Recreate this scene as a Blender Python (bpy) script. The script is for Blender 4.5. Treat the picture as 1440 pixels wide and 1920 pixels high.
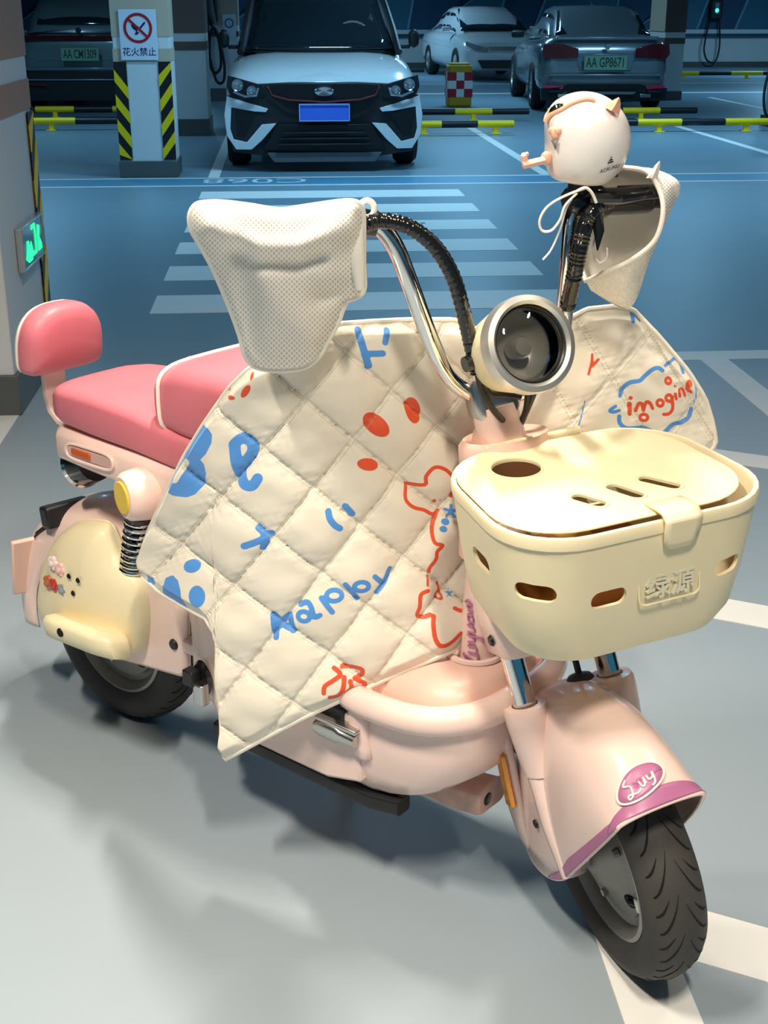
import bpy, bmesh, math, random
import numpy as np
from mathutils import Matrix, Vector, Euler
for o in list(bpy.data.objects): bpy.data.objects.remove(o)
random.seed(7)
SC = bpy.context.scene
COL = SC.collection
R = math.radians
# ---------------------------------------------------------------- camera
CAM_H, F_PX, PITCH = 1.38, 2400.0, math.atan(942.0 / 2400.0)
cam = bpy.data.cameras.new('camera'); cam_o = bpy.data.objects.new('camera', cam); COL.objects.link(cam_o)
cam_o.location = (0, 0, CAM_H); cam_o.rotation_euler = (math.pi / 2 - PITCH, 0, 0)
cam.sensor_fit = 'VERTICAL'; cam.sensor_height = 24.0; cam.lens = 30.0; cam.clip_end = 200
SC.camera = cam_o
# ---------------------------------------------------------------- world, lights, exposure
vs = SC.view_settings
vs.view_transform = 'Standard'; vs.look = 'None'; vs.gamma = 1.0; vs.exposure = 0.0; vs.use_curve_mapping = False
w = bpy.data.worlds.new('world'); SC.world = w; w.use_nodes = True
w.node_tree.nodes['Background'].inputs[0].default_value = (0.06, 0.25, 0.42, 1)
w.node_tree.nodes['Background'].inputs[1].default_value = 0.5
YAW = R(4.35)                                   # the garage grid is turned by this much
BM = Matrix.Rotation(YAW, 4, 'Z')
WARM, COOL = (1.0, 0.89, 0.74), (0.32, 0.69, 1.0)
CEIL = 3.05
#        bx,   by,  energy, colour, length, width, turned
LAMPS = [(0.15, 2.45, 44, WARM, 0.5, 0.1, 0), (-0.95, 0.85, 49, WARM, 0.5, 0.1, 0), (1.7, 1.5, 8, WARM, 0.5, 0.1, 0), (0.3, 0.0, 50, WARM, 0.5, 0.1, 0),
         (-2.9, 9.2, 47, COOL, 1.2, 0.2, 1), (0.9, 6.3, 14, COOL, 1.2, 0.2, 1), (0.7, 10.6, 78, COOL, 1.2, 0.2, 1), (4.4, 9.4, 35, COOL, 1.2, 0.2, 1),  # the weak cool lamp nearest the scooter is added to turn shadows blue
         (2.1, 14.0, 50, COOL, 1.2, 0.2, 0), (4.6, 15.0, 96, COOL, 1.2, 0.2, 1), (-3.0, 15.6, 55, COOL, 1.2, 0.2, 0),
         (3.0, 21.6, 80, COOL, 1.2, 0.2, 1), (9.0, 22.5, 91, COOL, 1.2, 0.2, 1), (-1.5, 25.5, 91, COOL, 1.2, 0.2, 1), (1.6, 29.5, 121, COOL, 1.2, 0.2, 1), (11.5, 29.5, 121, COOL, 1.2, 0.2, 1)]
for (lx, ly, en, colr, ll, lw, tr) in LAMPS:
    ld = bpy.data.lights.new('tube_light', 'AREA'); ld.shape = 'RECTANGLE'
    ld.size = ll; ld.size_y = lw; ld.energy = en; ld.color = colr; ld.spread = R(130) if colr is WARM else R(170)
    lo = bpy.data.objects.new('tube_light', ld); COL.objects.link(lo)
    lo.location = BM @ Vector((lx, ly, CEIL - 0.13)); lo.rotation_euler = (0, 0, YAW + (math.pi / 2 if tr == 0 else 0))

# ---------------------------------------------------------------- helpers
def lin(hx):
    v = [int(hx[i:i + 2], 16) / 255 for i in (0, 2, 4)]
    return tuple(x / 12.92 if x <= 0.04045 else ((x + 0.055) / 1.055) ** 2.4 for x in v)
MATS = {}
def mat(name, col, rough=0.5, metal=0.0, var=0.06, scale=12.0, bump=0.0, bscale=60.0, coat=0.0, trans=0.0, ior=1.45, emit=0.0, spec=0.5, alpha=1.0, sheen=0.0, sss=0.0):
    if name in MATS: return MATS[name]
    m = bpy.data.materials.new(name); m.use_nodes = True; nt = m.node_tree; b = nt.nodes['Principled BSDF']
    c = lin(col) if isinstance(col, str) else col
    tc = nt.nodes.new('ShaderNodeTexCoord')
    nz = nt.nodes.new('ShaderNodeTexNoise'); nz.inputs['Scale'].default_value = scale; nz.inputs['Detail'].default_value = 4
    rp = nt.nodes.new('ShaderNodeMix'); rp.data_type = 'RGBA'
    rp.inputs[6].default_value = tuple(max(0, x * (1 - var)) for x in c) + (1,)
    rp.inputs[7].default_value = tuple(min(1, x * (1 + var)) for x in c) + (1,)
    nt.links.new(tc.outputs['Object'], nz.inputs['Vector']); nt.links.new(nz.outputs['Fac'], rp.inputs[0]); nt.links.new(rp.outputs[2], b.inputs['Base Color'])
    b.inputs['Roughness'].default_value = rough; b.inputs['Metallic'].default_value = metal
    b.inputs['Coat Weight'].default_value = coat; b.inputs['Coat Roughness'].default_value = 0.08
    b.inputs['Transmission Weight'].default_value = trans; b.inputs['IOR'].default_value = ior
    b.inputs['Specular IOR Level'].default_value = spec; b.inputs['Alpha'].default_value = alpha
    b.inputs['Sheen Weight'].default_value = sheen
    if emit:
        b.inputs['Emission Color'].default_value = c + (1,); b.inputs['Emission Strength'].default_value = emit
    if bump:
        n2 = nt.nodes.new('ShaderNodeTexNoise'); n2.inputs['Scale'].default_value = bscale; n2.inputs['Detail'].default_value = 3
        bp = nt.nodes.new('ShaderNodeBump'); bp.inputs['Strength'].default_value = bump; bp.inputs['Distance'].default_value = 0.002
        nt.links.new(tc.outputs['Object'], n2.inputs['Vector']); nt.links.new(n2.outputs['Fac'], bp.inputs['Height']); nt.links.new(bp.outputs['Normal'], b.inputs['Normal'])
    MATS[name] = m
    return m

class MB:
    """collects geometry for one mesh object"""
    def __init__(s): s.v = []; s.f = []; s.mi = []; s.cur = 0
    def add(s, vs_, fs, M=None):
        n = len(s.v)
        if M is not None: vs_ = [M @ Vector(p) for p in vs_]
        s.v += [tuple(p) for p in vs_]; s.f += [tuple(i + n for i in f) for f in fs]; s.mi += [s.cur] * len(fs)
        return s
    def box(s, c, d, M=None):
        x, y, z = (k / 2 for k in d)
        vs_ = [Vector((c[0] + a * x, c[1] + b * y, c[2] + e * z)) for a in (-1, 1) for b in (-1, 1) for e in (-1, 1)]
        return s.add(vs_, [(0, 1, 3, 2), (4, 6, 7, 5), (0, 4, 5, 1), (2, 3, 7, 6), (0, 2, 6, 4), (1, 5, 7, 3)], M)
    def loft(s, loops, M=None, cap=True, close=False, ring=True):
        n = len(loops[0]); vs_ = [p for l in loops for p in l]; fs = []
        m = len(loops)
        for i in range(m if close else m - 1):
            a, b = i * n, ((i + 1) % m) * n
            for k in range(n if ring else n - 1):
                k2 = (k + 1) % n; fs.append((a + k, a + k2, b + k2, b + k))
        if cap and not close and ring: fs.append(tuple(range(n))[::-1]); fs.append(tuple(range((m - 1) * n, m * n)))
        return s.add(vs_, fs, M)
    def tube(s, pts, r, n=12, M=None, close=False, cap=True, flat=1.0, up=None):
        pts = [Vector(p) for p in pts]; m = len(pts)
        rs = r if isinstance(r, (list, tuple)) else [r] * m
        loops = []; prev = None
        for i, p in enumerate(pts):
            t = (pts[(i + 1) % m] - pts[i - 1]) if close else (pts[min(i + 1, m - 1)] - pts[max(i - 1, 0)])
            t.normalize()
            if prev is None:
                a = Vector(up) if up else (Vector((0, 0, 1)) if abs(t.z) < 0.9 else Vector((1, 0, 0)))
            else: a = prev
            a = (a - t * a.dot(t)).normalized(); prev = a; b = t.cross(a)
            loops.append([p + (a * math.cos(2 * math.pi * k / n) * flat + b * math.sin(2 * math.pi * k / n)) * rs[i] for k in range(n)])
        return s.loft(loops, M, cap, close)
    def lathe(s, prof, n=32, M=None, cap=True, close=False):
        loops = [[(r * math.cos(2 * math.pi * k / n), r * math.sin(2 * math.pi * k / n), z) for k in range(n)] for r, z in prof]
        return s.loft(loops, M, cap, close)
    def prism(s, poly, z0, z1, M=None):
        n = len(poly); vs_ = [(x, y, z0) for x, y in poly] + [(x, y, z1) for x, y in poly]
        fs = [(k, (k + 1) % n, n + (k + 1) % n, n + k) for k in range(n)] + [tuple(range(n))[::-1], tuple(range(n, 2 * n))]
        return s.add(vs_, fs, M)
    def grid(s, rows, M=None):
        return s.loft(rows, M, False, False, False)
    def build(s, name, m, parent=None, M=None, smooth=True, bevel=0, sub=0, solid=0, seg=2, offset=-1, ang=40, flip=False):
        me = bpy.data.meshes.new(name)
        vs_ = s.v if M is None else [tuple(M @ Vector(p)) for p in s.v]
        me.from_pydata(vs_, [], s.f); me.update()
        bm = bmesh.new(); bm.from_mesh(me); bmesh.ops.recalc_face_normals(bm, faces=bm.faces)
        if flip: bmesh.ops.reverse_faces(bm, faces=bm.faces)
        bm.to_mesh(me); bm.free()
        for k in (m if isinstance(m, (list, tuple)) else [m]): me.materials.append(k)
        if any(s.mi): me.polygons.foreach_set('material_index', s.mi)
        o = bpy.data.objects.new(name, me); COL.objects.link(o)
        if parent is not None: o.parent = parent
        if smooth:
            me.polygons.foreach_set('use_smooth', [True] * len(me.polygons))
            try: me.set_sharp_from_angle(angle=R(ang))
            except Exception: pass
        if bevel:
            md = o.modifiers.new('b', 'BEVEL'); md.width = bevel; md.segments = seg; md.limit_method = 'ANGLE'; md.angle_limit = R(35)
        if solid:
            md = o.modifiers.new('s', 'SOLIDIFY'); md.thickness = solid; md.offset = offset
        if sub:
            md = o.modifiers.new('u', 'SUBSURF'); md.levels = sub; md.render_levels = sub
        return o

def tag(o, label, cat=None, group=None, kind=None):
    o['label'] = label
    if cat: o['category'] = cat
    if group: o['group'] = group
    if kind: o['kind'] = kind
    return o
def thing(name, label, cat, loc=(0, 0, 0), rz=0.0, group=None):
    o = bpy.data.objects.new(name, None); COL.objects.link(o); o.empty_display_size = 0.1
    o.location = loc; o.rotation_euler = (0, 0, rz)
    return tag(o, label, cat, group)
def rootM(loc, rz): return Matrix.Translation(loc) @ Matrix.Rotation(rz, 4, 'Z')
def copy_tree(o, parent=None):
    c = o.copy(); COL.objects.link(c); c.parent = parent
    for ch in list(o.children): copy_tree(ch, c)
    return c
def TR(loc=(0, 0, 0), rx=0, ry=0, rz=0, s=(1, 1, 1)):
    return Matrix.Translation(loc) @ Euler((rx, ry, rz)).to_matrix().to_4x4() @ Matrix.Diagonal((s[0], s[1], s[2], 1))
def catmull(P_, n=8, close=False):
    P_ = [Vector(p) for p in P_]; m = len(P_); out = []
    for i in range(m if close else m - 1):
        if close: a, b, c, d = P_[i - 1], P_[i], P_[(i + 1) % m], P_[(i + 2) % m]
        else: a, b, c, d = P_[max(i - 1, 0)], P_[i], P_[i + 1], P_[min(i + 2, m - 1)]
        for k in range(n):
            t = k / n
            out.append(0.5 * ((2 * b) + (c - a) * t + (2 * a - 5 * b + 4 * c - d) * t * t + (3 * b - a - 3 * c + d) * t ** 3))
    if not close: out.append(P_[-1])
    return out
def rrect(w_, h_, r, n=5):
    out = []
    for sx, sy, a0 in ((1, 1, 0), (-1, 1, 90), (-1, -1, 180), (1, -1, 270)):
        for k in range(n + 1):
            a = R(a0 + 90 * k / n); out.append((sx * (w_ / 2 - r) + r * math.cos(a), sy * (h_ / 2 - r) + r * math.sin(a)))
    return out
def sgnpow(v, e): return math.copysign(abs(v) ** e, v)
def text_mesh(txt, size, depth=0.0, bold=False, shear=0.0, align='CENTER'):
    """vertices and faces of lettering lying in the xy plane, centred on the origin"""
    cu = bpy.data.curves.new('t', 'FONT'); cu.body = txt; cu.size = size; cu.align_x = align; cu.align_y = 'CENTER'; cu.extrude = depth; cu.shear = shear
    cu.resolution_u = 3
    if bold: cu.offset = size * 0.012
    ob = bpy.data.objects.new('t', cu); COL.objects.link(ob)
    bpy.context.view_layer.update()
    me = bpy.data.meshes.new_from_object(ob.evaluated_get(bpy.context.evaluated_depsgraph_get()))
    vs_ = [tuple(v.co) for v in me.vertices]; fs = [tuple(p.vertices) for p in me.polygons]
    bpy.data.objects.remove(ob); bpy.data.curves.remove(cu); bpy.data.meshes.remove(me)
    return vs_, fs
# pixel of the 1440x1920 frame -> point at a given distance (used to lay out the draped cloth, each point with its own depth)
CP, SP = math.cos(PITCH), math.sin(PITCH)
def ray(px, py):
    u, v = (px - 720) / F_PX, (py - 960) / F_PX
    return Vector((u, CP - v * SP, -SP - v * CP))
def cast(px, py, p, n):
    d = ray(px, py); o = Vector((0, 0, CAM_H)); return o + d * ((Vector(p) - o).dot(n) / d.dot(n))
# ================================================================ STRUCTURE
def floor_material():
    m = bpy.data.materials.new('epoxy_floor'); m.use_nodes = True; nt = m.node_tree; b = nt.nodes['Principled BSDF']
    tc = nt.nodes.new('ShaderNodeTexCoord')
    n1 = nt.nodes.new('ShaderNodeTexNoise'); n1.inputs['Scale'].default_value = 0.7; n1.inputs['Detail'].default_value = 5
    n2 = nt.nodes.new('ShaderNodeTexNoise'); n2.inputs['Scale'].default_value = 160; n2.inputs['Detail'].default_value = 2
    mx = nt.nodes.new('ShaderNodeMix'); mx.data_type = 'RGBA'
    mx.inputs[6].default_value = (0.285, 0.345, 0.395, 1); mx.inputs[7].default_value = (0.335, 0.395, 0.44, 1)
    nt.links.new(tc.outputs['Object'], n1.inputs['Vector']); nt.links.new(tc.outputs['Object'], n2.inputs['Vector'])
    nt.links.new(n1.outputs['Fac'], mx.inputs[0])
    # the drive lane is painted blue, the standing area grey; the two colours blend softly near the hatched zone
    sx = nt.nodes.new('ShaderNodeSeparateXYZ'); nt.links.new(tc.outputs['Object'], sx.inputs[0])
    lane = nt.nodes.new('ShaderNodeMapRange'); lane.interpolation_type = 'SMOOTHSTEP'; lane.inputs[1].default_value = 4.7; lane.inputs[2].default_value = 5.4; nt.links.new(sx.outputs['Y'], lane.inputs[0])
    m2 = nt.nodes.new('ShaderNodeMix'); m2.data_type = 'RGBA'; nt.links.new(lane.outputs[0], m2.inputs[0]); nt.links.new(mx.outputs[2], m2.inputs[6])
    m3 = nt.nodes.new('ShaderNodeMix'); m3.data_type = 'RGBA'; m3.inputs[6].default_value = (0.165, 0.26, 0.32, 1); m3.inputs[7].default_value = (0.20, 0.30, 0.36, 1); nt.links.new(n1.outputs['Fac'], m3.inputs[0])
    nt.links.new(m3.outputs[2], m2.inputs[7]); nt.links.new(m2.outputs[2], b.inputs['Base Color'])
    rr = nt.nodes.new('ShaderNodeMapRange'); rr.inputs[3].default_value = 0.34; rr.inputs[4].default_value = 0.44
    nt.links.new(n1.outputs['Fac'], rr.inputs[0]); nt.links.new(rr.outputs[0], b.inputs['Roughness'])
    bp = nt.nodes.new('ShaderNodeBump'); bp.inputs['Strength'].default_value = 0.12; bp.inputs['Distance'].default_value = 0.001
    nt.links.new(n2.outputs['Fac'], bp.inputs['Height']); nt.links.new(bp.outputs['Normal'], b.inputs['Normal'])
    b.inputs['Specular IOR Level'].default_value = 0.45
    return m
M_FLOOR = floor_material()
M_LINE = mat('line_paint', (0.80, 0.80, 0.77), 0.45, var=0.05, scale=9, bump=0.1)
M_BLUE_LINE = mat('lane_edge_paint', (0.10, 0.30, 0.45), 0.35)
M_WHITE_WALL = mat('white_wall_paint', (0.74, 0.74, 0.73), 0.6, var=0.03, scale=3)
M_TAN = mat('tan_wall_paint', lin('b98a72'), 0.6, var=0.03, scale=3)
M_TAN2 = mat('beige_wall_paint', lin('c8b49c'), 0.6, var=0.03, scale=3)
M_BROWN = mat('brown_wall_paint', lin('6f5b52'), 0.6, var=0.03, scale=3)
M_PLINTH = mat('grey_plinth_paint', lin('5b5d5c'), 0.45, var=0.06, scale=4)
M_YEL = mat('hazard_yellow', (1.0, 0.66, 0.006), 0.4, var=0.05)
M_BLK = mat('hazard_black', (0.012, 0.012, 0.015), 0.45, var=0.1)
M_NAVY = mat('navy_wall_paint', (0.015, 0.075, 0.15), 0.6, var=0.05, scale=2)
M_TEAL = mat('teal_wall_paint', (0.03, 0.15, 0.23), 0.6, var=0.05, scale=2)
M_SEAM = mat('pale_seam_paint', (0.16, 0.33, 0.42), 0.6)
M_CEIL = mat('ceiling_paint', (0.16, 0.18, 0.20), 0.8, var=0.06, scale=2)

def bobj(name, mb, m, parent=None, label=None, cat=None, kind='structure', **kw):
    """object of the garage grid"""
    o = mb.build(name, m, parent, **kw)
    if parent is None: o.rotation_euler = (0, 0, YAW)
    if kind: o['kind'] = kind
    if label: o['label'] = label
    if cat: o['category'] = cat
    return o
fl = bobj('floor', MB().box((4, 17, -0.1), (44, 46, 0.2)), M_FLOOR, label='grey blue glossy epoxy garage floor', smooth=False)
def paint(name, poly, m=M_LINE, t=0.0015):
    o = MB().prism(poly, -0.002, t).build(name, m, fl, smooth=False); return o
def rect(x0, x1, y0, y1): return [(x0, y0), (x1, y0), (x1, y1), (x0, y1)]
# zebra crossing
for k in range(6):
    y0 = 6.225 + k * 0.814
    paint('crosswalk_stripe', rect(-0.672, 1.43, y0, y0 + 0.425))
# lane edge lines and darker strip between
paint('lane_line', rect(-14, 22, 11.07, 11.13)); paint('lane_line', rect(-14, 22, 11.60, 11.66)); paint('lane_strip', rect(-14, 22, 11.13, 11.60), M_BLUE_LINE, 0.0012)
# hatched no parking zone beside the scooter
paint('zone_line', rect(0.462, 0.577, -1.0, 5.30)); paint('zone_line', rect(1.735, 1.855, 1.2, 5.16)); paint('zone_line', rect(0.577, 3.6, 5.16, 5.30))
for y0 in (0.35, 1.72, 3.13, 4.48):
    y1 = y0 - 0.57 * 1.158
    paint('zone_line', [(0.577, y0 - 0.145), (1.735, y1 - 0.145), (1.735, y1), (0.577, y0)])
paint('bay_line', rect(-1.16, -0.99, -0.5, 4.57))
# bay separators across the lane
for x in (-3.1, -0.62, 2.35, 5.0, 7.65): paint('bay_line', rect(x - 0.05, x + 0.05, 11.68, 16.6))
for x in (-5.3, 1.6, 7.2, 10.0): paint('bay_line', rect(x - 0.05, x + 0.05, 17.0, 22.2))
paint('bay_line', rect(-8, 16, 23.4, 23.7)); paint('bay_line', rect(-8, 16, 26.6, 26.72))
# painted bay number before the white car
bn = MB(); tv, tf = text_mesh('C068', 0.42); bn.add(tv, tf, TR((-0.25, 11.42, 0.0022), 0, 0, math.pi)); bn.build('bay_number', M_LINE, fl, smooth=False)
# number badge painted on the lane
bd = MB()
for a, b_ in (((0.33, 7.98), (0.95, 7.98)), ((0.95, 7.98), (0.95, 8.95)), ((0.33, 8.95), (0.95, 8.95)), ((0.33, 7.98), (0.33, 8.95))):
    x0, x1, y0, y1 = min(a[0], b_[0]), max(a[0], b_[0]), min(a[1], b_[1]), max(a[1], b_[1])
    bd.box(((x0 + x1) / 2, (y0 + y1) / 2, 0.0008), (x1 - x0 + 0.035, y1 - y0 + 0.035, 0.0016))
for k in range(40):
    a = 2 * math.pi * k / 40; a2 = 2 * math.pi * (k + 1) / 40
    bd.add([(0.62 + r * math.cos(t), 8.42 + 1.5 * r * math.sin(t), 0.0016) for r, t in ((0.22, a), (0.25, a), (0.25, a2), (0.22, a2))], [(0, 1, 2, 3)])
bd.box((0.62, 8.42, 0.0008), (0.05, 0.34, 0.0016)); bd.box((0.66, 8.27, 0.0008), (0.09, 0.06, 0.0016))
bd.build('lane_badge', M_LINE, fl, smooth=False)

# back wall: white dado, rail, navy upper part with pale seams
wb = bobj('wall_back', MB().box((4, 34.4, 1.65), (44, 0.3, 3.4)), M_WHITE_WALL, label='far garage wall, pale below and blue geometric above', smooth=False)
MB().box((4, 34.22, 2.0), (44, 0.06, 2.2)).build('upper_panel', M_NAVY, wb, smooth=False)
for x in np.arange(-17, 25, 5.2):
    for k, (a, b_, c, d) in enumerate(((0, 1.6, 3.2, 2.3), (3.2, 2.3, 4.4, 5.0))):
        m = MB().prism([(x + a, 0.92), (x + b_, 0.92), (x + d, 3.1), (x + c, 3.1)] if k == 0 else [(x + 2.6, 0.92), (x + 4.6, 0.92), (x + 5.0, 3.1), (x + 3.4, 3.1)], 0, 0.02, TR((0, 34.19, 0), math.pi / 2))
        m.build('teal_facet', M_TEAL, wb, smooth=False)
    sm = MB()
    for a, c in ((0.0, 3.2), (1.6, 2.3), (2.6, 3.4), (4.6, 5.0)):
        sm.prism([(x + a - 0.03, 0.92), (x + a + 0.03, 0.92), (x + c + 0.03, 3.1), (x + c - 0.03, 3.1)], 0, 0.035, TR((0, 34.19, 0), math.pi / 2))
    sm.build('facet_seam', M_SEAM, wb, smooth=False)
MB().box((4, 34.20, 0.86), (44, 0.08, 0.1)).build('rail', M_WHITE_WALL, wb, smooth=False)
MB().box((4, 34.19, 0.77), (44, 0.07, 0.08)).build('rail_shadow_strip', M_NAVY, wb, smooth=False)  # solid navy strip, its colour standing for a shadow gap
MB().box((4, 34.22, 0.06), (44, 0.06, 0.14)).build('skirting', M_PLINTH, wb, smooth=False)
bobj('wall_left', MB().box((-18.1, 17, 1.6), (0.3, 46, 3.3)), M_WHITE_WALL, label='plain pale garage wall far off to the left', smooth=False)
bobj('wall_right', MB().box((26.1, 17, 1.6), (0.3, 46, 3.3)), M_WHITE_WALL, label='plain pale garage wall far off to the right', smooth=False)
bobj('ceiling', MB().box((4, 17, CEIL + 0.1), (44, 46, 0.2)), M_CEIL, label='plain grey garage ceiling', smooth=False)
# ---------------------------------------------------------------- pillars
def hazard(parent, x0, x1, y, z0, z1, slope, nrm='y', n=4, ph=0.0, t=0.004):
    """black corner guard with separate slanted yellow bands; a flat board on a face of the pillar"""
    def put(mb, poly, d):
        if nrm == 'y': mb.prism(poly, 0, d, TR((0, y, 0), math.pi / 2))
        else: mb.prism(poly, 0, d, Matrix.Translation((y, 0, 0)) @ Matrix(((0, 0, 1, 0), (1, 0, 0, 0), (0, 1, 0, 0), (0, 0, 0, 1))))
    g = MB(); put(g, [(x0, z0), (x1, z0), (x1, z1), (x0, z1)], t); go = g.build('hazard_board', M_BLK, parent, smooth=False)
    p = (z1 - z0) / n; h = p * 0.48; dz = abs(x1 - x0) * slope
    for k in range(n):
        zb = z0 + k * p + ph * p
        poly = [(x0, zb), (x1, zb + dz), (x1, zb + dz + h), (x0, zb + h)]
        poly = [(a, min(max(b_, z0 + 0.004), z1 - 0.004)) for a, b_ in poly]
        m = MB(); put(m, poly, t + 0.003); m.build('yellow_band', M_YEL, go, smooth=False)
def shell(mb, x0, x1, y0, y1, z0, z1): return mb.box(((x0 + x1) / 2, (y0 + y1) / 2, (z0 + z1) / 2), (x1 - x0, y1 - y0, z1 - z0))
def pillar(label, x0, x1, y0, y1, zb, bands):
    t = thing('square_pillar', label, 'pillar', BM @ Vector(((x0 + x1) / 2, (y0 + y1) / 2, 0)), YAW)
    X, Y = (x1 - x0) / 2, (y1 - y0) / 2
    MB().box((0, 0, CEIL / 2), (2 * X, 2 * Y, CEIL)).build('shaft', M_WHITE_WALL, t, bevel=0.006)
    MB().box((0, 0, zb / 2), (2 * X + 0.03, 2 * Y + 0.03, zb)).build('plinth', M_PLINTH, t, bevel=0.004)
    for z0, z1, m in bands:
        MB().box((0, 0, (z0 + z1) / 2), (2 * X + 0.008, 2 * Y + 0.008, z1 - z0)).build('paint_band', m, t, smooth=False)
    return t, X, Y
# pillar with the no-fire sign, centre left
pc, X, Y = pillar('square pillar with striped corner boards and a no fire sign', -1.425, -0.945, 11.735, 12.2, 0.14, ((0.965, 1.07, M_TAN2), (1.165, CEIL, M_TAN2)))
hazard(pc, -X - 0.004, -X + 0.105, -Y - 0.005, 0.15, 0.965, -1.35, ph=0.22)
hazard(pc, X - 0.105, X + 0.004, -Y - 0.005, 0.15, 0.965, 1.35, ph=-0.02)
# sign board
sg = thing('no_fire_sign', 'white sign board with red prohibition ring above the striped pillar boards', 'sign', BM @ Vector((-1.2, 11.722, 0.98)), YAW)
M_SIGN = mat('sign_white', lin('dfe6f2'), 0.4, var=0.02); M_RED = mat('sign_red', lin('b3262b'), 0.4, var=0.03); M_SIGNTXT = mat('sign_text', lin('3f2350'), 0.5)
MB().box((0, -0.004, 0.2), (0.315, 0.008, 0.405)).build('board', M_SIGN, sg, bevel=0.002)
FX = TR((0, -0.009, 0.255), math.pi / 2)
rg = MB(); n = 40
rg.lathe([(0.098, 0), (0.12, 0), (0.12, 0.003), (0.098, 0.003)], n, FX, close=True)
rg.build('red_ring', M_RED, sg)
MB().box((0, 0, 0.0025), (0.2, 0.02, 0.003), FX @ TR(rz=R(-43))).build('red_bar', M_RED, sg, smooth=False)
pic = MB()
pic.prism([(-0.055, 0.02), (-0.045, 0.05), (-0.03, 0.035), (-0.035, 0.0), (-0.015, -0.025), (-0.03, -0.05), (-0.01, -0.055), (0.01, -0.035), (-0.005, -0.03), (-0.005, -0.01), (0.01, 0.01), (-0.01, 0.02), (-0.03, 0.01), (-0.045, 0.0)], 0, 0.0015, FX)
pic.prism([(0.01, 0.0), (0.05, 0.045), (0.066, 0.05), (0.062, 0.033), (0.02, -0.012)], 0, 0.0012, FX)
pic.build('flame_and_match', M_SIGNTXT, sg, smooth=False)
tv, tf = text_mesh('花火禁止', 0.072, bold=True)
MB().add(tv, tf, TR((0, -0.0085, 0.06), math.pi / 2)).build('lettering', M_SIGNTXT, sg, smooth=False)
# near pillar at the left edge
pl, X, Y = pillar('near pillar at the left edge with tan bands and a glowing exit sign', -1.75, -0.993, 4.583, 5.38, 0.15, ((1.02, 1.13, M_TAN), (1.215, CEIL, M_TAN)))
hazard(pl, Y - 0.11, Y + 0.004, X + 0.005, 0.16, 1.01, 1.4, 'x', ph=0.3)
ex = thing('exit_sign', 'glowing green exit light box low on the near left pillar', 'sign', BM @ Vector((-0.992, 5.05, 0.47)), YAW)
M_GLASSDK = mat('sign_dark_glass', (0.03, 0.09, 0.09), 0.15, coat=0.5); M_GREEN = mat('sign_green_glow', (0.02, 0.95, 0.32), 0.4, emit=1.3); M_CHROME0 = mat('sign_frame', (0.55, 0.56, 0.55), 0.3, 0.8)
MB().box((0.012, 0, 0.08), (0.024, 0.42, 0.16)).build('light_box', M_GLASSDK, ex, bevel=0.004)
fr = MB()
for a, b_ in (((0, 0.004), (0.43, 0.01)), ((0, 0.156), (0.43, 0.01))): fr.box((0.014, 0, a[1]), (0.026, b_[0], b_[1]))
for yy in (-0.21, 0.21): fr.box((0.014, yy, 0.08), (0.026, 0.012, 0.16))
fr.build('frame', M_CHROME0, ex, bevel=0.002)
YZ = Matrix(((0, 0, 1, 0.0245), (1, 0, 0, 0), (0, 1, 0, 0), (0, 0, 0, 1)))
gl = MB()
gl.prism([(-0.03, 0.03), (0.05, 0.03), (0.05, 0.145), (-0.03, 0.145), (-0.03, 0.128), (0.03, 0.128), (0.03, 0.045), (-0.03, 0.045)], 0, 0.002, YZ)
gl.prism([(-0.17, 0.04), (-0.12, 0.02), (-0.05, 0.02), (-0.03, 0.05), (-0.05, 0.09), (-0.09, 0.07), (-0.1, 0.1), (-0.13, 0.1), (-0.14, 0.07)], 0, 0.002, YZ)
gl.prism([(0.08, 0.03), (0.16, 0.03), (0.16, 0.05), (0.12, 0.08), (0.14, 0.12), (0.1, 0.13), (0.08, 0.09)], 0, 0.002, YZ)
gl.build('running_man_symbol', M_GREEN, ex, smooth=False)
# brown and white pillars farther back
pm, X, Y = pillar('brown topped pillar close behind the sign pillar', -1.55, -0.86, 15.72, 16.4, 0.19, ((0.945, 1.04, M_BROWN), (1.13, CEIL, M_BROWN)))
pf, X, Y = pillar('tan pillar with a hanging charging hose left of the white crossover', -1.30, -0.66, 21.85, 22.4, 0.2, ((0.98, 1.06, M_BROWN), (1.15, CEIL, M_TAN2)))
sg2 = thing('round_mark_sign', 'small white sign with a dark ring beside the hanging hose', 'sign', BM @ Vector((-0.80, 21.84, 0.98)), YAW)
MB().box((0, -0.006, 0.16), (0.2, 0.012, 0.34)).build('board', M_SIGN, sg2, bevel=0.002)
MB().lathe([(0.055, 0), (0.07, 0), (0.07, 0.003), (0.055, 0.003)], 28, TR((0, -0.014, 0.2), math.pi / 2), close=True).build('ring', M_SIGNTXT, sg2)
pr, X, Y = pillar('slim brown and white pillar right behind the grey saloon', 6.17, 6.5, 21.54, 22.44, 0.14, ((0.866, 0.956, M_BROWN), (1.04, CEIL, M_BROWN)))
MB().box((-X - 0.006, 0, 2.05), (0.012, 2 * Y, 2.0)).build('pale_side', M_TAN2, pr, smooth=False)
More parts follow.
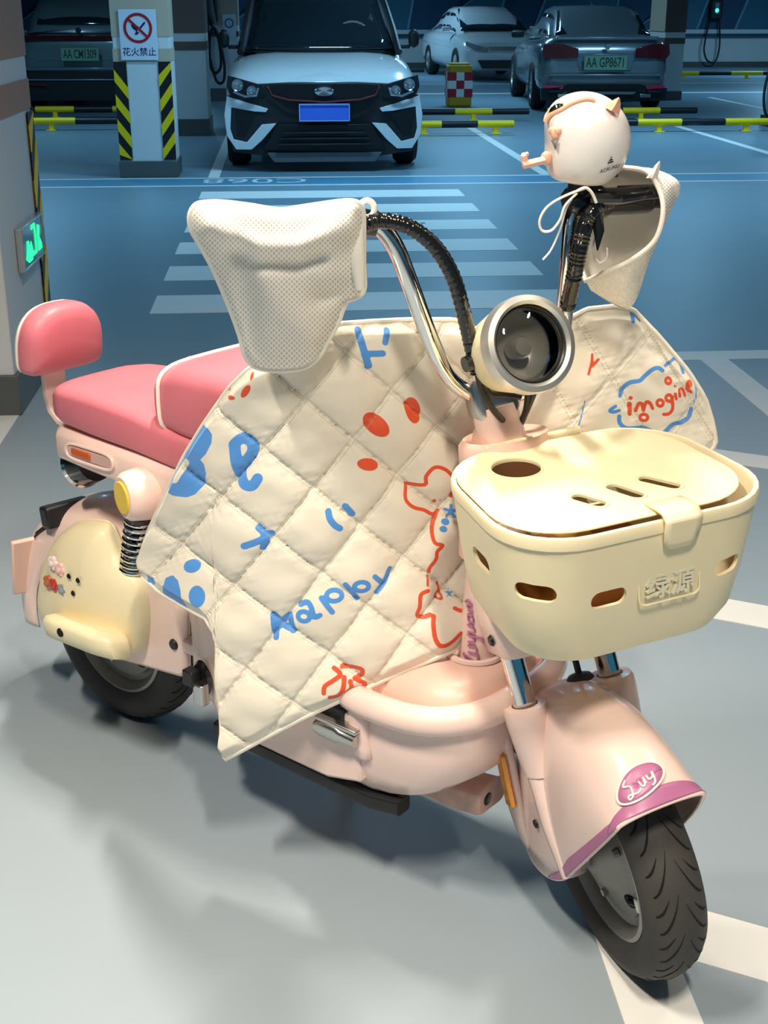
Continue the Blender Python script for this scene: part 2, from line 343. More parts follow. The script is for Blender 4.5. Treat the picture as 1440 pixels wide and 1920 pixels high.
# ================================================================ BACKGROUND THINGS
M_TYRE = mat('tyre_rubber', (0.022, 0.021, 0.02), 0.75, var=0.15, scale=30, bump=0.2)
M_RIM = mat('cast_rim', (0.42, 0.40, 0.36), 0.42, 0.75, var=0.12, scale=20)
M_DKPLASTIC = mat('dark_plastic', (0.012, 0.014, 0.017), 0.45)
M_CARGLASS = mat('car_glass', (0.012, 0.022, 0.028), 0.06, coat=0.6, spec=0.8)
M_LAMPGLASS = mat('lamp_glass', (0.35, 0.38, 0.40), 0.12, 0.6)
M_BRIGHT = mat('bright_trim', (0.7, 0.72, 0.73), 0.2, 1.0)
M_REDLAMP = mat('red_lamp', (0.10, 0.004, 0.010), 0.15, coat=0.6)
M_REDREF = mat('red_reflector', (0.75, 0.03, 0.10), 0.25, coat=0.4)
M_BLUEPLATE = mat('blue_plate', (0.05, 0.16, 0.72), 0.4, var=0.12, scale=30)
M_GREENPLATE = mat('green_plate', lin('7ea58c'), 0.5, var=0.1); M_PLATETXT = mat('plate_text', (0.02, 0.05, 0.035), 0.5)
def carloop(hw, zb, zt, y, e=0.35, tuck=0.92, n=22, crown=0.04):
    """closed section of a car body at depth y"""
    out = []
    for k in range(n):
        a = 2 * math.pi * (k + 0.5) / n; c, s_ = math.cos(a), math.sin(a)
        x = hw * sgnpow(c, e); t = (sgnpow(s_, e) + 1) / 2
        z = zb + (zt - zb) * t + (crown * (1 - (x / hw) ** 2) if s_ > 0 else 0)
        x *= tuck + (1 - tuck) * math.sin(math.pi * min(1, 0.25 + t * 0.6))
        out.append((x, y, z))
    return out
def wheel(parent, x, y, r, wd, side):
    T = TR((x, y, r), 0, math.pi / 2)
    t = MB().lathe([(r * 0.62, -wd / 2), (r * 0.9, -wd / 2), (r, -wd * 0.32), (r, wd * 0.32), (r * 0.9, wd / 2), (r * 0.62, wd / 2)], 30, T, close=True).build('tyre', M_TYRE, parent)
    rm = MB().lathe([(0.03, side * wd * 0.3), (r * 0.3, side * wd * 0.33), (r * 0.32, side * wd * 0.2), (r * 0.55, side * wd * 0.2), (r * 0.58, side * wd * 0.46), (r * 0.64, side * wd * 0.46), (r * 0.64, -side * wd * 0.4)], 30, T, cap=True)
    rm.build('rim', M_RIM, t)
    for k in range(5):
        MB().box((0, r * 0.33, side * wd * 0.36), (r * 0.13, r * 0.5, 0.03), T @ TR(rz=2 * math.pi * k / 5)).build('spoke', M_RIM, t, bevel=0.006)
def fpoly(parent, name, pts, m, y, t=0.02, mirror=False, M=None, bevel=0.004, ybend=0.0):
    """plate on the camera-facing end: polygon in (x, z) of the car, front face at depth y, bent back by ybend*x^2"""
    out = []
    for sx in ((1, -1) if mirror else (1,)):
        mb = MB(); mb.prism([(sx * a, b_) for a, b_ in pts], -t, 0.0, TR((0, y, 0), math.pi / 2))
        mb.v = [(p[0], p[1] + ybend * p[0] ** 2, p[2]) for p in mb.v]
        out.append(mb.build(name, m, parent, bevel=bevel))
    return out
# ---- white crossover, front to camera. x right, y away, z up; origin at the front bumper on the floor
M_CARWHITE = mat('white_car_paint', (0.72, 0.74, 0.75), 0.22, var=0.02, coat=0.7)
su = thing('white_crossover', 'white crossover with black grille and blue plate parked nose out', 'car', BM @ Vector((0.375, 11.98, 0)), YAW)
st_ = [(0.12, .60, .30, .70), (0.17, .74, .24, .74), (0.27, .85, .2, .80), (0.42, .895, .19, .86), (0.75, .90, .19, .93), (1.1, .90, .19, .975), (1.3, .90, .19, .99), (2.4, .90, .19, .98), (3.6, .90, .2, .98), (4.1, .88, .22, .96), (4.3, .80, .3, .9)]
MB().loft([carloop(hw, zb, zt, y, crown=0.05 if y > 0.1 else 0.02, n=32, e=0.32) for y, hw, zb, zt in st_]).build('body', M_CARWHITE, su, ang=60)
# bonnet: a shaped sheet with two creases
rows = []
for i in range(13):
    t = i / 12; y = 0.10 + 1.2 * t; hw = 0.70 + 0.10 * t ** .6
    row = []
    for k in range(25):
        u = -1 + 2 * k / 24; au = abs(u)
        z = 0.80 + 0.24 * t ** 0.75 - 0.05 * au ** 3 + 0.012 * math.exp(-((au - 0.72) / 0.07) ** 2) - (0.09 * (1 - t) ** 6) * (0.4 + au * au)
        row.append((u * hw, y + 0.16 * au * au * (1 - t), z))
    rows.append(row)
MB().grid(rows).build('bonnet', M_CARWHITE, su, solid=0.02)
# cabin
cab = [(1.05, .74, .72, 1.00, 1.03), (1.45, .78, .66, .98, 1.30), (1.85, .80, .62, .98, 1.53), (2.4, .80, .62, .98, 1.58), (3.3, .80, .61, .98, 1.56), (3.9, .78, .58, .98, 1.42), (4.15, .76, .6, .98, 1.1)]
def cabloop(y, hb, ht, zb, zt): return [(-hb, y, zb), (-(hb * .55 + ht * .45), y, zb + (zt - zb) * .5), (-ht, y, zt - .05), (-ht * .8, y, zt), (0, y, zt + .015), (ht * .8, y, zt), (ht, y, zt - .05), (hb * .55 + ht * .45, y, zb + (zt - zb) * .5), (hb, y, zb)]
MB().loft([cabloop(*c) for c in cab]).build('cabin_pillars_and_roof', M_DKPLASTIC, su)
ws = [[(u * (0.70 - 0.11 * t), 1.02 + 0.78 * t + 0.08 * u * u - 0.055, 1.035 + 0.475 * t) for u in np.linspace(-1, 1, 13)] for t in np.linspace(0, 1, 7)]
MB().grid(ws).build('windscreen', M_CARGLASS, su, solid=0.008)
cowl = MB().tube([(u * 0.74, 1.0 + 0.1 * u * u, 1.025 - 0.03 * u * u) for u in np.linspace(-1, 1, 13)], 0.022, 8).build('wiper_cowl', M_DKPLASTIC, su)
for sx, x0 in ((1, -0.1), (1, 0.45)): MB().tube([(x0, 0.99, 1.045), (x0 - 0.28, 1.03, 1.065), (x0 - 0.5, 1.05, 1.06)], 0.008, 6).build('wiper', M_DKPLASTIC, su)
for sx in (-1, 1):
    MB().tube([(sx * u, y, z) for u, y, z in ((.755, 1.0, 1.0), (.72, 1.25, 1.2), (.675, 1.55, 1.40), (.635, 1.8, 1.55))], [.035, .032, .03, .03], 8).build('roof_pillar', M_DKPLASTIC, su)
    mr = MB().loft([[(sx * (0.86 + (0.0 + a * 0.11)), 1.18 + d * 0.05 * math.sin(math.pi * min(.95, .2 + a * .7)), 1.12 + 0.075 * e_ * (0.7 + 0.5 * math.sin(math.pi * a))) for d, e_ in ((-1, -.8), (-1, .8), (-.5, 1), (.6, 1), (1, .6), (1, -.6), (.6, -1), (-.5, -1))] for a in (0, .25, .5, .75, 1.0)]).build('door_mirror', M_DKPLASTIC, su, sub=1)
    MB().box((sx * 0.82, 1.2, 1.045), (0.12, 0.05, 0.035)).build('mirror_arm', M_DKPLASTIC, mr, bevel=0.01)
    for yy in (0.78, 3.35): wheel(su, sx * 0.79, yy, 0.335, 0.21, sx)
# black nose panel, grille, lamps
YB = 0.14
fpoly(su, 'nose_panel', [(-.60, .76), (-.3, .775), (.3, .775), (.60, .76), (.86, .66), (.86, .48), (.83, .18), (.5, .14), (-.5, .14), (-.83, .18), (-.86, .48), (-.86, .66)], M_DKPLASTIC, -0.005, 0.14, ybend=YB)
g = fpoly(su, 'grille', [(-.50, .755), (-.3, .77), (.3, .77), (.50, .755), (.44, .66), (.30, .63), (0, .612), (-.30, .63), (-.44, .66)], mat('grille_mesh', (0.02, 0.02, 0.024), 0.3, 0.5, bump=1.0, bscale=120), -0.018, 0.03, ybend=YB)[0]
MB().tube([(x, -0.035 + YB * x * x, z) for x, z in ((-.50, .75), (-.46, .67), (-.32, .632), (0, .612), (.32, .632), (.46, .67), (.50, .75))], 0.008, 6).build('red_grille_trim', mat('dark_red_trim', (0.20, 0.03, 0.035), 0.4), g)
MB().lathe([(0.001, 0), (0.075, 0.0), (0.085, 0.012), (0.07, 0.02), (0.001, 0.016)], 24, TR((0, -0.03, .705), math.pi / 2, s=(1, .48, 1))).build('round_badge', M_BRIGHT, g)
for sx in (-1, 1):
    hl = fpoly(su, 'headlamp', [(sx * a, b_) for a, b_ in ((.53, .75), (.85, .835), (.865, .74), (.84, .675), (.62, .635), (.53, .65))], M_DKPLASTIC, 0.0, 0.05, ybend=YB * .95)[0]
    for cx, cz, r_ in ((.765, .755, .05), (.64, .705, .045)):
        MB().lathe([(0.001, 0.012), (r_ * .5, 0.018), (r_ * .8, 0.006), (r_, 0.012), (r_ * 1.05, 0)], 20, TR((sx * cx, -0.02 + YB * cx * cx - 0.03, cz), math.pi / 2)).build('projector_lens', M_LAMPGLASS, hl)
    MB().tube([(sx * a, -0.06 + YB * .95 * a * a, b_) for a, b_ in ((.58, .735), (.60, .67), (.70, .66), (.80, .70))], 0.011, 6).build('light_guide', M_LAMPGLASS, hl)
    # white bumper blades round the side vents
    fpoly(su, 'bumper_blade', [(sx * a, b_) for a, b_ in ((.865, .66), (.80, .64), (.50, .555), (.52, .525), (.62, .53), (.83, .565), (.845, .38), (.82, .29), (.70, .265), (.56, .42), (.43, .43), (.56, .285), (.66, .20), (.80, .20), (.88, .32), (.895, .50))], M_CARWHITE, -0.012, 0.16, ybend=YB)
    fpoly(su, 'vent_fin', [(sx * a, b_) for a, b_ in ((.83, .55), (.60, .515), (.72, .30), (.81, .31))], mat('vent_black', (0.006, 0.006, 0.008), 0.5), -0.002, 0.04, ybend=YB)
lg = fpoly(su, 'lower_grille', [(-.42, .42), (.42, .42), (.56, .20), (-.56, .20)], mat('vent_black', (0.006, 0.006, 0.008), 0.5), -0.014, 0.03, ybend=YB * .8)[0]
for z in (.25, .30, .35): MB().box((0, -0.022, z), (0.9 - (z - .2), 0.03, 0.012)).build('slat', M_DKPLASTIC, lg, bevel=0.003)
fpoly(su, 'skid_plate', [(-.52, .175), (.52, .175), (.46, .09), (-.46, .09)], mat('grey_trim', (0.13, 0.15, 0.16), 0.4, 0.5), -0.0, 0.05, ybend=YB * .6)
pt = fpoly(su, 'licence_plate', [(-.225, .60), (.225, .60), (.225, .452), (-.225, .452)], M_BLUEPLATE, -0.04, 0.012)[0]
fm = MB()
for a, b_, c, d in ((0, .597, .45, .008), (0, .455, .45, .008), (-.222, .526, .008, .15), (.222, .526, .008, .15)): fm.box((a, -0.054, b_), (c, 0.006, d))
fm.build('plate_rim', mat('plate_rim', (0.35, 0.5, 0.85), 0.4), pt)
# things on the dashboard seen through the screen are left dark; steering wheel rim
MB().tube([(0.33 + 0.17 * math.cos(a), 1.30 + .05 * math.sin(a), 1.12 + 0.15 * math.sin(a)) for a in np.linspace(0, 2 * math.pi, 25)[:-1]], 0.012, 6, close=True).build('steering_wheel', mat('grey_leather', (0.25, 0.24, 0.22), 0.6), su)

# ---- generic saloon seen from behind or before
def saloon(name, label, loc, rz, paintm, st, cabs, glass_rear, wheels, group=None):
    t = thing(name, label, 'car', loc, rz, group)
    MB().loft([carloop(hw, zb, zt, y, n=32, e=0.36, crown=0.03) for y, hw, zb, zt in st]).build('body', paintm, t, ang=60)
    MB().loft([cabloop(*c) for c in cabs]).build('cabin', paintm, t, ang=50)
    y0, y1, z0, z1, w0, w1 = glass_rear
    MB().grid([[(u * (w0 + (w1 - w0) * k), y0 + (y1 - y0) * k + 0.05 * u * u - 0.03, z0 + (z1 - z0) * k) for u in np.linspace(-1, 1, 11)] for k in np.linspace(0, 1, 6)]).build('end_screen', M_CARGLASS, t, solid=0.01)
    for sx in (-1, 1):
        for (a, b_) in ((0.12, 0.5), (0.52, 0.9)):
            rows = []
            for k in (0.15, 0.5, 0.88):
                row = []
                for q_ in np.linspace(a, b_, 7):
                    i = q_ * (len(cabs) - 1); j = min(int(i), len(cabs) - 2); fr_ = i - j; c = [x0 + (x1_ - x0) * fr_ for x0, x1_ in zip(cabs[j], cabs[j + 1])]
                    row.append((sx * (c[1] + (c[2] - c[1]) * k + 0.012), c[0], c[3] + (c[4] - 0.05 - c[3]) * k))
                rows.append(row)
            MB().grid(rows).build('side_window', M_CARGLASS, t, solid=0.006)
        for (yy, r_) in wheels: wheel(t, sx * (st[4][1] - 0.10), yy, r_, 0.22, sx)
    return t
# ---- grey saloon, tail to camera
M_CARGREY = mat('grey_car_paint', (0.26, 0.31, 0.34), 0.2, 0.4, var=0.03, coat=0.7)
gs_st = [(0.11, .70, .45, .78), (0.14, .82, .34, .95), (0.22, .89, .26, 1.01), (0.48, .93, .22, 1.04), (1.0, .94, .2, 1.02), (2.2, .93, .2, .98), (3.4, .93, .2, .95), (4.2, .92, .2, .86), (4.75, .88, .22, .74), (4.95, .78, .3, .62)]
gs_cab = [(0.42, .70, .62, .98, 1.02), (0.75, .74, .62, .98, 1.20), (1.15, .76, .60, .98, 1.385), (1.6, .78, .60, .98, 1.43), (2.4, .78, .60, .96, 1.43), (3.0, .78, .64, .95, 1.25), (3.5, .76, .68, .93, .98)]
gs = saloon('grey_saloon', 'dark grey saloon parked tail out behind the helmet', BM @ Vector((4.56, 18.75, 0)), R(0.0), M_CARGREY, gs_st, gs_cab, (.44, 1.16, 1.03, 1.37, .68, .575), ((1.0, .345), (3.95, .345)))
YB2 = 0.13
def tail(t, yb):
    fpoly(t, 'boot_lid_lip', [(-.72, 1.03), (.72, 1.03), (.70, .985), (-.70, .985)], M_CARGREY, -0.03, 0.08, ybend=yb, bevel=0.012)
    for sx in (-1, 1):
        tl = fpoly(t, 'tail_lamp', [(sx * a, b_) for a, b_ in ((.40, .87), (.62, .93), (.88, .93), (.90, .80), (.86, .74), (.62, .74), (.40, .76))], M_REDLAMP, -0.02, 0.06, ybend=yb)[0]
        fpoly(t, 'red_reflector', [(sx * a, b_) for a, b_ in ((.58, .37), (.86, .385), (.86, .345), (.60, .325))], M_REDREF, -0.03, 0.03, ybend=yb)
        MB().box((sx * .70, -0.02, .30), (.2, .04, .04)).build('lower_corner', M_DKPLASTIC, t, bevel=0.01)
    fpoly(t, 'plate_recess', [(-.42, .80), (.42, .80), (.36, .58), (-.36, .58)], M_CARGREY, 0.06, 0.1, ybend=yb, bevel=0.008)
    fpoly(t, 'bumper_step', [(-.80, .50), (.80, .50), (.78, .54), (-.78, .54)], M_CARGREY, -0.05, 0.06, ybend=yb, bevel=0.015)
    fpoly(t, 'rear_valance', [(-.50, .40), (.50, .40), (.62, .36), (.90, .34), (.88, .17), (-.88, .17), (-.90, .34), (-.62, .36)], M_DKPLASTIC, -0.03, 0.1, ybend=yb)
    fpoly(t, 'diffuser_trim', [(-.45, .30), (.45, .30), (.40, .26), (-.40, .26)], mat('grey_trim', (0.13, 0.15, 0.16), 0.4, 0.5), -0.045, 0.02, ybend=yb)
    for sx in (-1, 1): fpoly(t, 'exhaust_tip', [(sx * a, b_) for a, b_ in ((.50, .27), (.66, .27), (.66, .22), (.50, .22))], M_BRIGHT, -0.045, 0.04, ybend=yb)
    MB().lathe([(0.001, 0.012), (.035, .012), (.042, 0)], 20, TR((0, -0.02, .90), math.pi / 2)).build('round_badge', M_BRIGHT, t)
def plate(t, txt, cx, cz, y, w_=0.46, h_=0.15):
    p = MB().box((cx, y, cz), (w_, 0.012, h_)).build('licence_plate', M_GREENPLATE, t, bevel=0.003)
    tv, tf = text_mesh(txt, h_ * 0.95, bold=True); sx = 0.88 * w_ / max(1e-3, max(v[0] for v in tv) - min(v[0] for v in tv))
    MB().add(tv, tf, TR((cx, y - 0.0075, cz), math.pi / 2, s=(sx, 1, 1))).build('plate_number', M_PLATETXT, p, smooth=False)
tail(gs, YB2)
plate(gs, 'AA GP8671', -0.02, .685, -0.055, 0.60, 0.19)
MB().loft([[(0.0 + sx_ * 0.02 * (1 - a), 1.62 + a * 0.16, 1.435 + a * 0.075 * math.sin(a * 2)) for sx_ in (-1, -.3, .3, 1)] for a in (0, .5, 1)], cap=True).build('roof_fin', M_CARGREY, gs)
for sx in (-1, 1):
    mr = MB().loft([[(sx * (.88 + .22 * a), 2.75 + .07 * d, 1.02 + .065 * e_) for d, e_ in ((-1, -.7), (-1, .7), (0, 1), (1, .6), (1, -.6), (0, -1))] for a in (0, .3, .7, 1)]).build('door_mirror', M_DKPLASTIC, gs, sub=1)
    MB().tube([(sx * .955, y, .86) for y in (1.55, 1.75)], 0.014, 6).build('door_handle', M_BRIGHT, gs)
    MB().tube([(sx * .955, y, .86) for y in (2.5, 2.7)], 0.014, 6).build('door_handle', M_BRIGHT, gs)
# ---- white saloon, nose to camera, far
ws_st = [(0.11, .60, .32, .62), (0.15, .76, .24, .70), (0.25, .86, .2, .76), (0.48, .90, .19, .84), (1.0, .91, .19, .92), (2.2, .91, .19, .95), (3.4, .91, .2, .96), (4.2, .90, .22, .96), (4.6, .82, .3, .9)]
ws_cab = [(1.15, .76, .70, .88, .95), (1.7, .78, .62, .92, 1.28), (2.1, .78, .60, .92, 1.42), (2.8, .78, .60, .92, 1.44), (3.4, .76, .60, .92, 1.32), (4.0, .74, .66, .92, 1.0)]
wsn = saloon('white_saloon', 'small far white saloon facing out behind the red and white bollard', BM @ Vector((4.62, 27.4, 0)), YAW + R(6), M_CARWHITE, ws_st, ws_cab, (1.12, 2.08, .97, 1.40, .72, .57), ((.85, .33), (3.5, .33)))
for sx in (-1, 1):
    fpoly(wsn, 'headlamp', [(sx * a, b_) for a, b_ in ((.42, .66), (.62, .70), (.86, .78), (.86, .70), (.66, .60), (.42, .59))], M_LAMPGLASS, -0.02, 0.05, ybend=.14)
    MB().loft([[(sx * (.86 + .2 * a), 1.5 + .06 * d, 1.0 + .06 * e_) for d, e_ in ((-1, -.7), (-1, .7), (0, 1), (1, .6), (1, -.6), (0, -1))] for a in (0, .3, .7, 1)]).build('door_mirror', M_CARWHITE, wsn, sub=1)
fpoly(wsn, 'grille', [(-.45, .68), (.45, .68), (.38, .60), (-.38, .60)], M_BRIGHT, -0.02, 0.04, ybend=.14)
fpoly(wsn, 'lower_intake', [(-.62, .42), (.62, .42), (.52, .26), (-.52, .26)], M_DKPLASTIC, -0.02, 0.04, ybend=.14)
# ---- dark green-grey car behind the left pillars, tail to camera
M_CARTEAL = mat('teal_grey_car_paint', (0.15, 0.21, 0.22), 0.3, 0.2, var=0.03, coat=0.5)
lc_st = [(0.11, .74, .5, .92), (0.14, .86, .40, 1.02), (0.22, .92, .30, 1.10), (0.48, .95, .25, 1.13), (1.0, .95, .22, 1.12), (2.2, .95, .22, 1.05), (3.4, .95, .22, 1.02), (4.3, .93, .22, .92), (4.8, .85, .3, .7)]
lc_cab = [(0.12, .72, .62, 1.08, 1.12), (0.35, .78, .66, 1.08, 1.38), (0.7, .80, .64, 1.08, 1.56), (1.6, .80, .62, 1.05, 1.64), (2.6, .80, .62, 1.02, 1.58), (3.4, .78, .68, 1.0, 1.05)]
lcar = saloon('teal_grey_car', 'dark teal grey car with green plate behind the striped pillar', BM @ Vector((-2.78, 19.2, 0)), YAW + R(-1.5), M_CARTEAL, lc_st, lc_cab, (.15, .66, 1.20, 1.53, .60, .57), ((.95, .36), (3.9, .36)))
fpoly(lcar, 'tail_light_bar', [(-.92, 1.045), (.92, 1.045), (.90, .985), (-.90, .985)], M_REDLAMP, -0.03, 0.06, ybend=.12)
fpoly(lcar, 'plate_recess', [(-.72, .89), (.72, .89), (.62, .71), (-.62, .71)], M_CARTEAL, 0.06, 0.1, ybend=.12, bevel=0.01)
fpoly(lcar, 'bumper_step', [(-.86, .58), (.86, .58), (.86, .63), (-.86, .63)], M_CARTEAL, -0.04, 0.06, ybend=.12, bevel=0.015)
fpoly(lcar, 'rear_valance', [(-.9, .56), (.9, .56), (.88, .18), (-.88, .18)], M_DKPLASTIC, -0.035, 0.1, ybend=.12)
fpoly(lcar, 'bright_strip', [(-.8, .47), (.8, .47), (.8, .455), (-.8, .455)], M_BRIGHT, -0.045, 0.02, ybend=.12, bevel=0.001)
for sx in (-1, 1): fpoly(lcar, 'red_reflector', [(sx * a, b_) for a, b_ in ((.50, .405), (.78, .415), (.78, .39), (.52, .38))], mat('dim_red_reflector', (0.2, 0.015, 0.03), 0.3), -0.045, 0.02, ybend=.12)
plate(lcar, 'AA CM1309', 0.0, .80, -0.055, 0.52, 0.17)
MB().lathe([(0.001, 0.012), (.03, .012), (.04, 0)], 20, TR((0.0, -0.03, 1.11), math.pi / 2)).build('round_badge', M_DKPLASTIC, lcar)

# ---- wheel stop rails: yellow and black sleeves on short feet
def wheel_stop(label, x0, x1, y, first, h=0.11, seg=0.54, r=0.042, group='striped wheel stop rails'):
    t = thing('wheel_stop_rail', label, 'wheel stop', BM @ Vector(((x0 + x1) / 2, y, 0)), YAW, group)
    n = max(2, round((x1 - x0) / seg)); L = (x1 - x0) / n; a0 = -(x1 - x0) / 2
    for k in range(n):
        yel = (k + first) % 2 == 0
        MB().tube([(a0 + k * L, 0, h), (a0 + (k + 1) * L, 0, h)], r if yel else r * 0.97, 10).build('yellow_sleeve' if yel else 'black_sleeve', M_YEL if yel else M_BLK, t)
        if yel:
            f = MB().box((a0 + (k + .5) * L, 0, h / 2), (0.06, 0.05, h)); f.box((a0 + (k + .5) * L, 0, 0.005), (0.12, 0.16, 0.01)); f.build('foot', M_YEL, t, bevel=0.004)
    return t
wheel_stop('near striped wheel stop rail right of the helmet, closest row', 3.2, 5.9, 15.85, 0)
wheel_stop('striped wheel stop rail between white crossover and helmet, closest row', 1.45, 2.75, 15.75, 0, seg=.43)
wheel_stop('striped wheel stop rail under the tail of the grey saloon', 3.55, 5.6, 17.75, 0, seg=.51)
wheel_stop('striped wheel stop rail before the red and white bollard', 1.3, 3.3, 17.75, 0)
wheel_stop('striped wheel stop rail by the near left pillar, lower of two', -4.3, -1.35, 16.6, 0, seg=.62)
wheel_stop('striped wheel stop rail under the teal grey car, upper of two', -4.4, -1.8, 18.6, 0, seg=.55)
wheel_stop('far striped wheel stop rail against the right part of the back wall', 8.2, 13.1, 28.3, 0, seg=.7)
wheel_stop('far striped wheel stop rail left of the white saloon', 0.9, 3.2, 30.2, 0, seg=.6)
# ---- red and white bollard with yellow ends
bo = thing('warning_bollard', 'square warning bollard with red and white checks and yellow ends', 'bollard', BM @ Vector((2.70, 20.45, 0)), YAW)
M_BOLY = mat('bollard_yellow', lin('c79a1c'), 0.5, var=0.1); M_BOLR = mat('bollard_red', lin('b01626'), 0.4); M_BOLW = mat('bollard_white', lin('e6e6e4'), 0.4)
MB().box((0, 0, .30), (.36, .36, .60)).build('post', M_BOLY, bo, bevel=0.03)
MB().box((0, 0, .60), (.3, .3, .06)).build('cap', M_BOLY, bo, bevel=0.02)
for f_ in range(4):
    for i in range(3):
        for k in range(3):
            MB().box((-.12 + .12 * i, -.183, .20 + .12 * k), (.118, .012, .118), TR(rz=f_ * math.pi / 2)).build('check_panel', M_BOLR if (i + k) % 2 == 0 else M_BOLW, bo, smooth=False)
# ---- wall charger with green lamp and hose
def charger(label, x, y, z, hose, lamp=True):
    t = thing('wall_charger', label, 'charger', BM @ Vector((x, y, z)), YAW)
    MB().box((0, -.08, 0), (.30, .16, .46)).build('case', M_DKPLASTIC, t, bevel=0.03)
    if lamp:
        MB().box((0, -.165, .03), (.1, .01, .26)).build('display', mat('charger_display', (0.2, 0.32, 0.33), 0.3), t, bevel=0.004)
        MB().lathe([(0.001, .01), (.04, .008), (.05, 0)], 18, TR((0, -.172, -.02), math.pi / 2)).build('green_lamp', mat('green_lamp', (0.05, 0.9, 0.55), 0.3, emit=1.6), t)
    MB().tube(catmull(hose, 8), 0.022, 8).build('hose', M_DKPLASTIC, t)
    return t
charger('black wall charger with a glowing green lamp on the far wall', 11.02, 34.15, 1.38, [(-.12, -.1, -.2), (-.2, -.12, -.55), (-.24, -.14, -.95), (-.14, -.14, -1.2), (.02, -.14, -1.26), (.12, -.14, -1.15), (.16, -.12, -.8), (.1, -.1, -.2)])
ch2 = charger('dark charging gun and looped hose hanging on the tan pillar', -1.12, 21.84, 1.42, [(0, -.1, -.2), (.14, -.14, -.45), (.17, -.16, -.85), (.08, -.16, -.98), (0, -.16, -.85), (0.02, -.15, -.4), (.12, -.17, -.35), (.22, -.18, -.8), (.2, -.18, -1.1), (.08, -.18, -1.08), (-.02, -.14, -.6), (0, -.12, -.2)], False)
MB().tube([(0.03, -.16, .12), (.05, -.2, -.05), (.1, -.2, -.25)], [.05, .055, .03], 8).build('charging_gun', mat('grey_gun', (0.12, 0.12, 0.12), 0.5), ch2)
cc = thing('charging_post', 'grey charging post with a drooping hose at the right frame edge', 'charger', BM @ Vector((6.25, 16.6, 0)), YAW)
MB().box((.02, 0, .55), (.25, .2, 1.1)).build('post', mat('post_grey', (0.25, 0.3, 0.33), 0.5), cc, bevel=0.02)
MB().box((.02, -.03, .06), (.32, .3, .14)).build('foot_box', M_DKPLASTIC, cc, bevel=0.01)
MB().tube(catmull([(-.1, -.1, 1.16), (-.16, -.14, .8), (-.22, -.16, .45), (-.2, -.18, .2), (-.1, -.16, .08), (.05, -.12, .05)], 8), 0.018, 8).build('hose', M_DKPLASTIC, cc)
# ================================================================ ELECTRIC SCOOTER
S_LOC, S_RZ = Vector((-0.53, 2.37, 0)), R(-39.317)
SM = rootM(S_LOC, S_RZ); SI = SM.inverted()
RAKE, STEER = R(20), R(-33)
TM = Matrix.Translation((1.129, 0, 0.19)) @ Matrix.Rotation(-RAKE, 4, 'Y') @ Matrix.Rotation(STEER, 4, 'Z')   # steering frame -> scooter frame
TW = SM @ TM; TI = TW.inverted()
def PS(px, py, ys):
    n = SM.to_3x3() @ Vector((0, 1, 0)); return SI @ cast(px, py, SM @ Vector((0, ys, 0)), n)
def PT(px, py, xt):
    n = TW.to_3x3() @ Vector((1, 0, 0)); return TI @ cast(px, py, TW @ Vector((xt, 0, 0)), n)
def PY(px, py, Y): return cast(px, py, (0, Y, 0), Vector((0, 1, 0)))
M_PINK = mat('pale_pink_plastic', lin('f3d5ca'), 0.22, var=0.02, coat=0.35)
M_PINKD = mat('peach_plastic', lin('e9c2b2'), 0.35, var=0.03)
M_CREAM = mat('cream_plastic', lin('f1e3bb'), 0.38, var=0.02)
M_SEAT = mat('pink_vinyl', lin('d67884'), 0.42, var=0.03, bump=0.15, bscale=300)
M_WHITEP = mat('white_piping', lin('f3ece2'), 0.5)
M_CHROME = mat('chrome', (0.75, 0.74, 0.72), 0.08, 1.0, var=0.02)
M_STEEL = mat('steel', (0.55, 0.54, 0.52), 0.3, 1.0, var=0.05)
M_BLACKP = mat('black_plastic', (0.012, 0.012, 0.013), 0.4)
M_BLACKG = mat('glossy_black', (0.010, 0.010, 0.011), 0.15, coat=0.5)
M_AMBER = mat('amber_reflector', (0.85, 0.33, 0.02), 0.15, coat=0.6, bump=0.8, bscale=250)
M_YELCAP = mat('yellow_cap', lin('ecc84a'), 0.4)
M_MAUVE = mat('mauve_decal', lin('b66f97'), 0.35)
M_GROOVE = mat('groove_black', (0.004, 0.004, 0.004), 0.9)
M_GLASS = mat('clear_glass', (0.95, 0.96, 0.96), 0.02, trans=1.0, ior=1.3, var=0)
M_TYREG = mat('scooter_tyre', (0.055, 0.050, 0.045), 0.7, var=0.2, scale=25, bump=0.3)
M_HUB = mat('grey_hub', (0.30, 0.28, 0.25), 0.45, 0.6, var=0.12, scale=25)
sc = thing('electric_scooter', 'pale pink electric scooter with pink seats and a cream front basket', 'scooter', S_LOC, S_RZ)
def part(name, mb, m, par=None, M=None, **kw): return mb.build(name, m, par or sc, M, **kw)
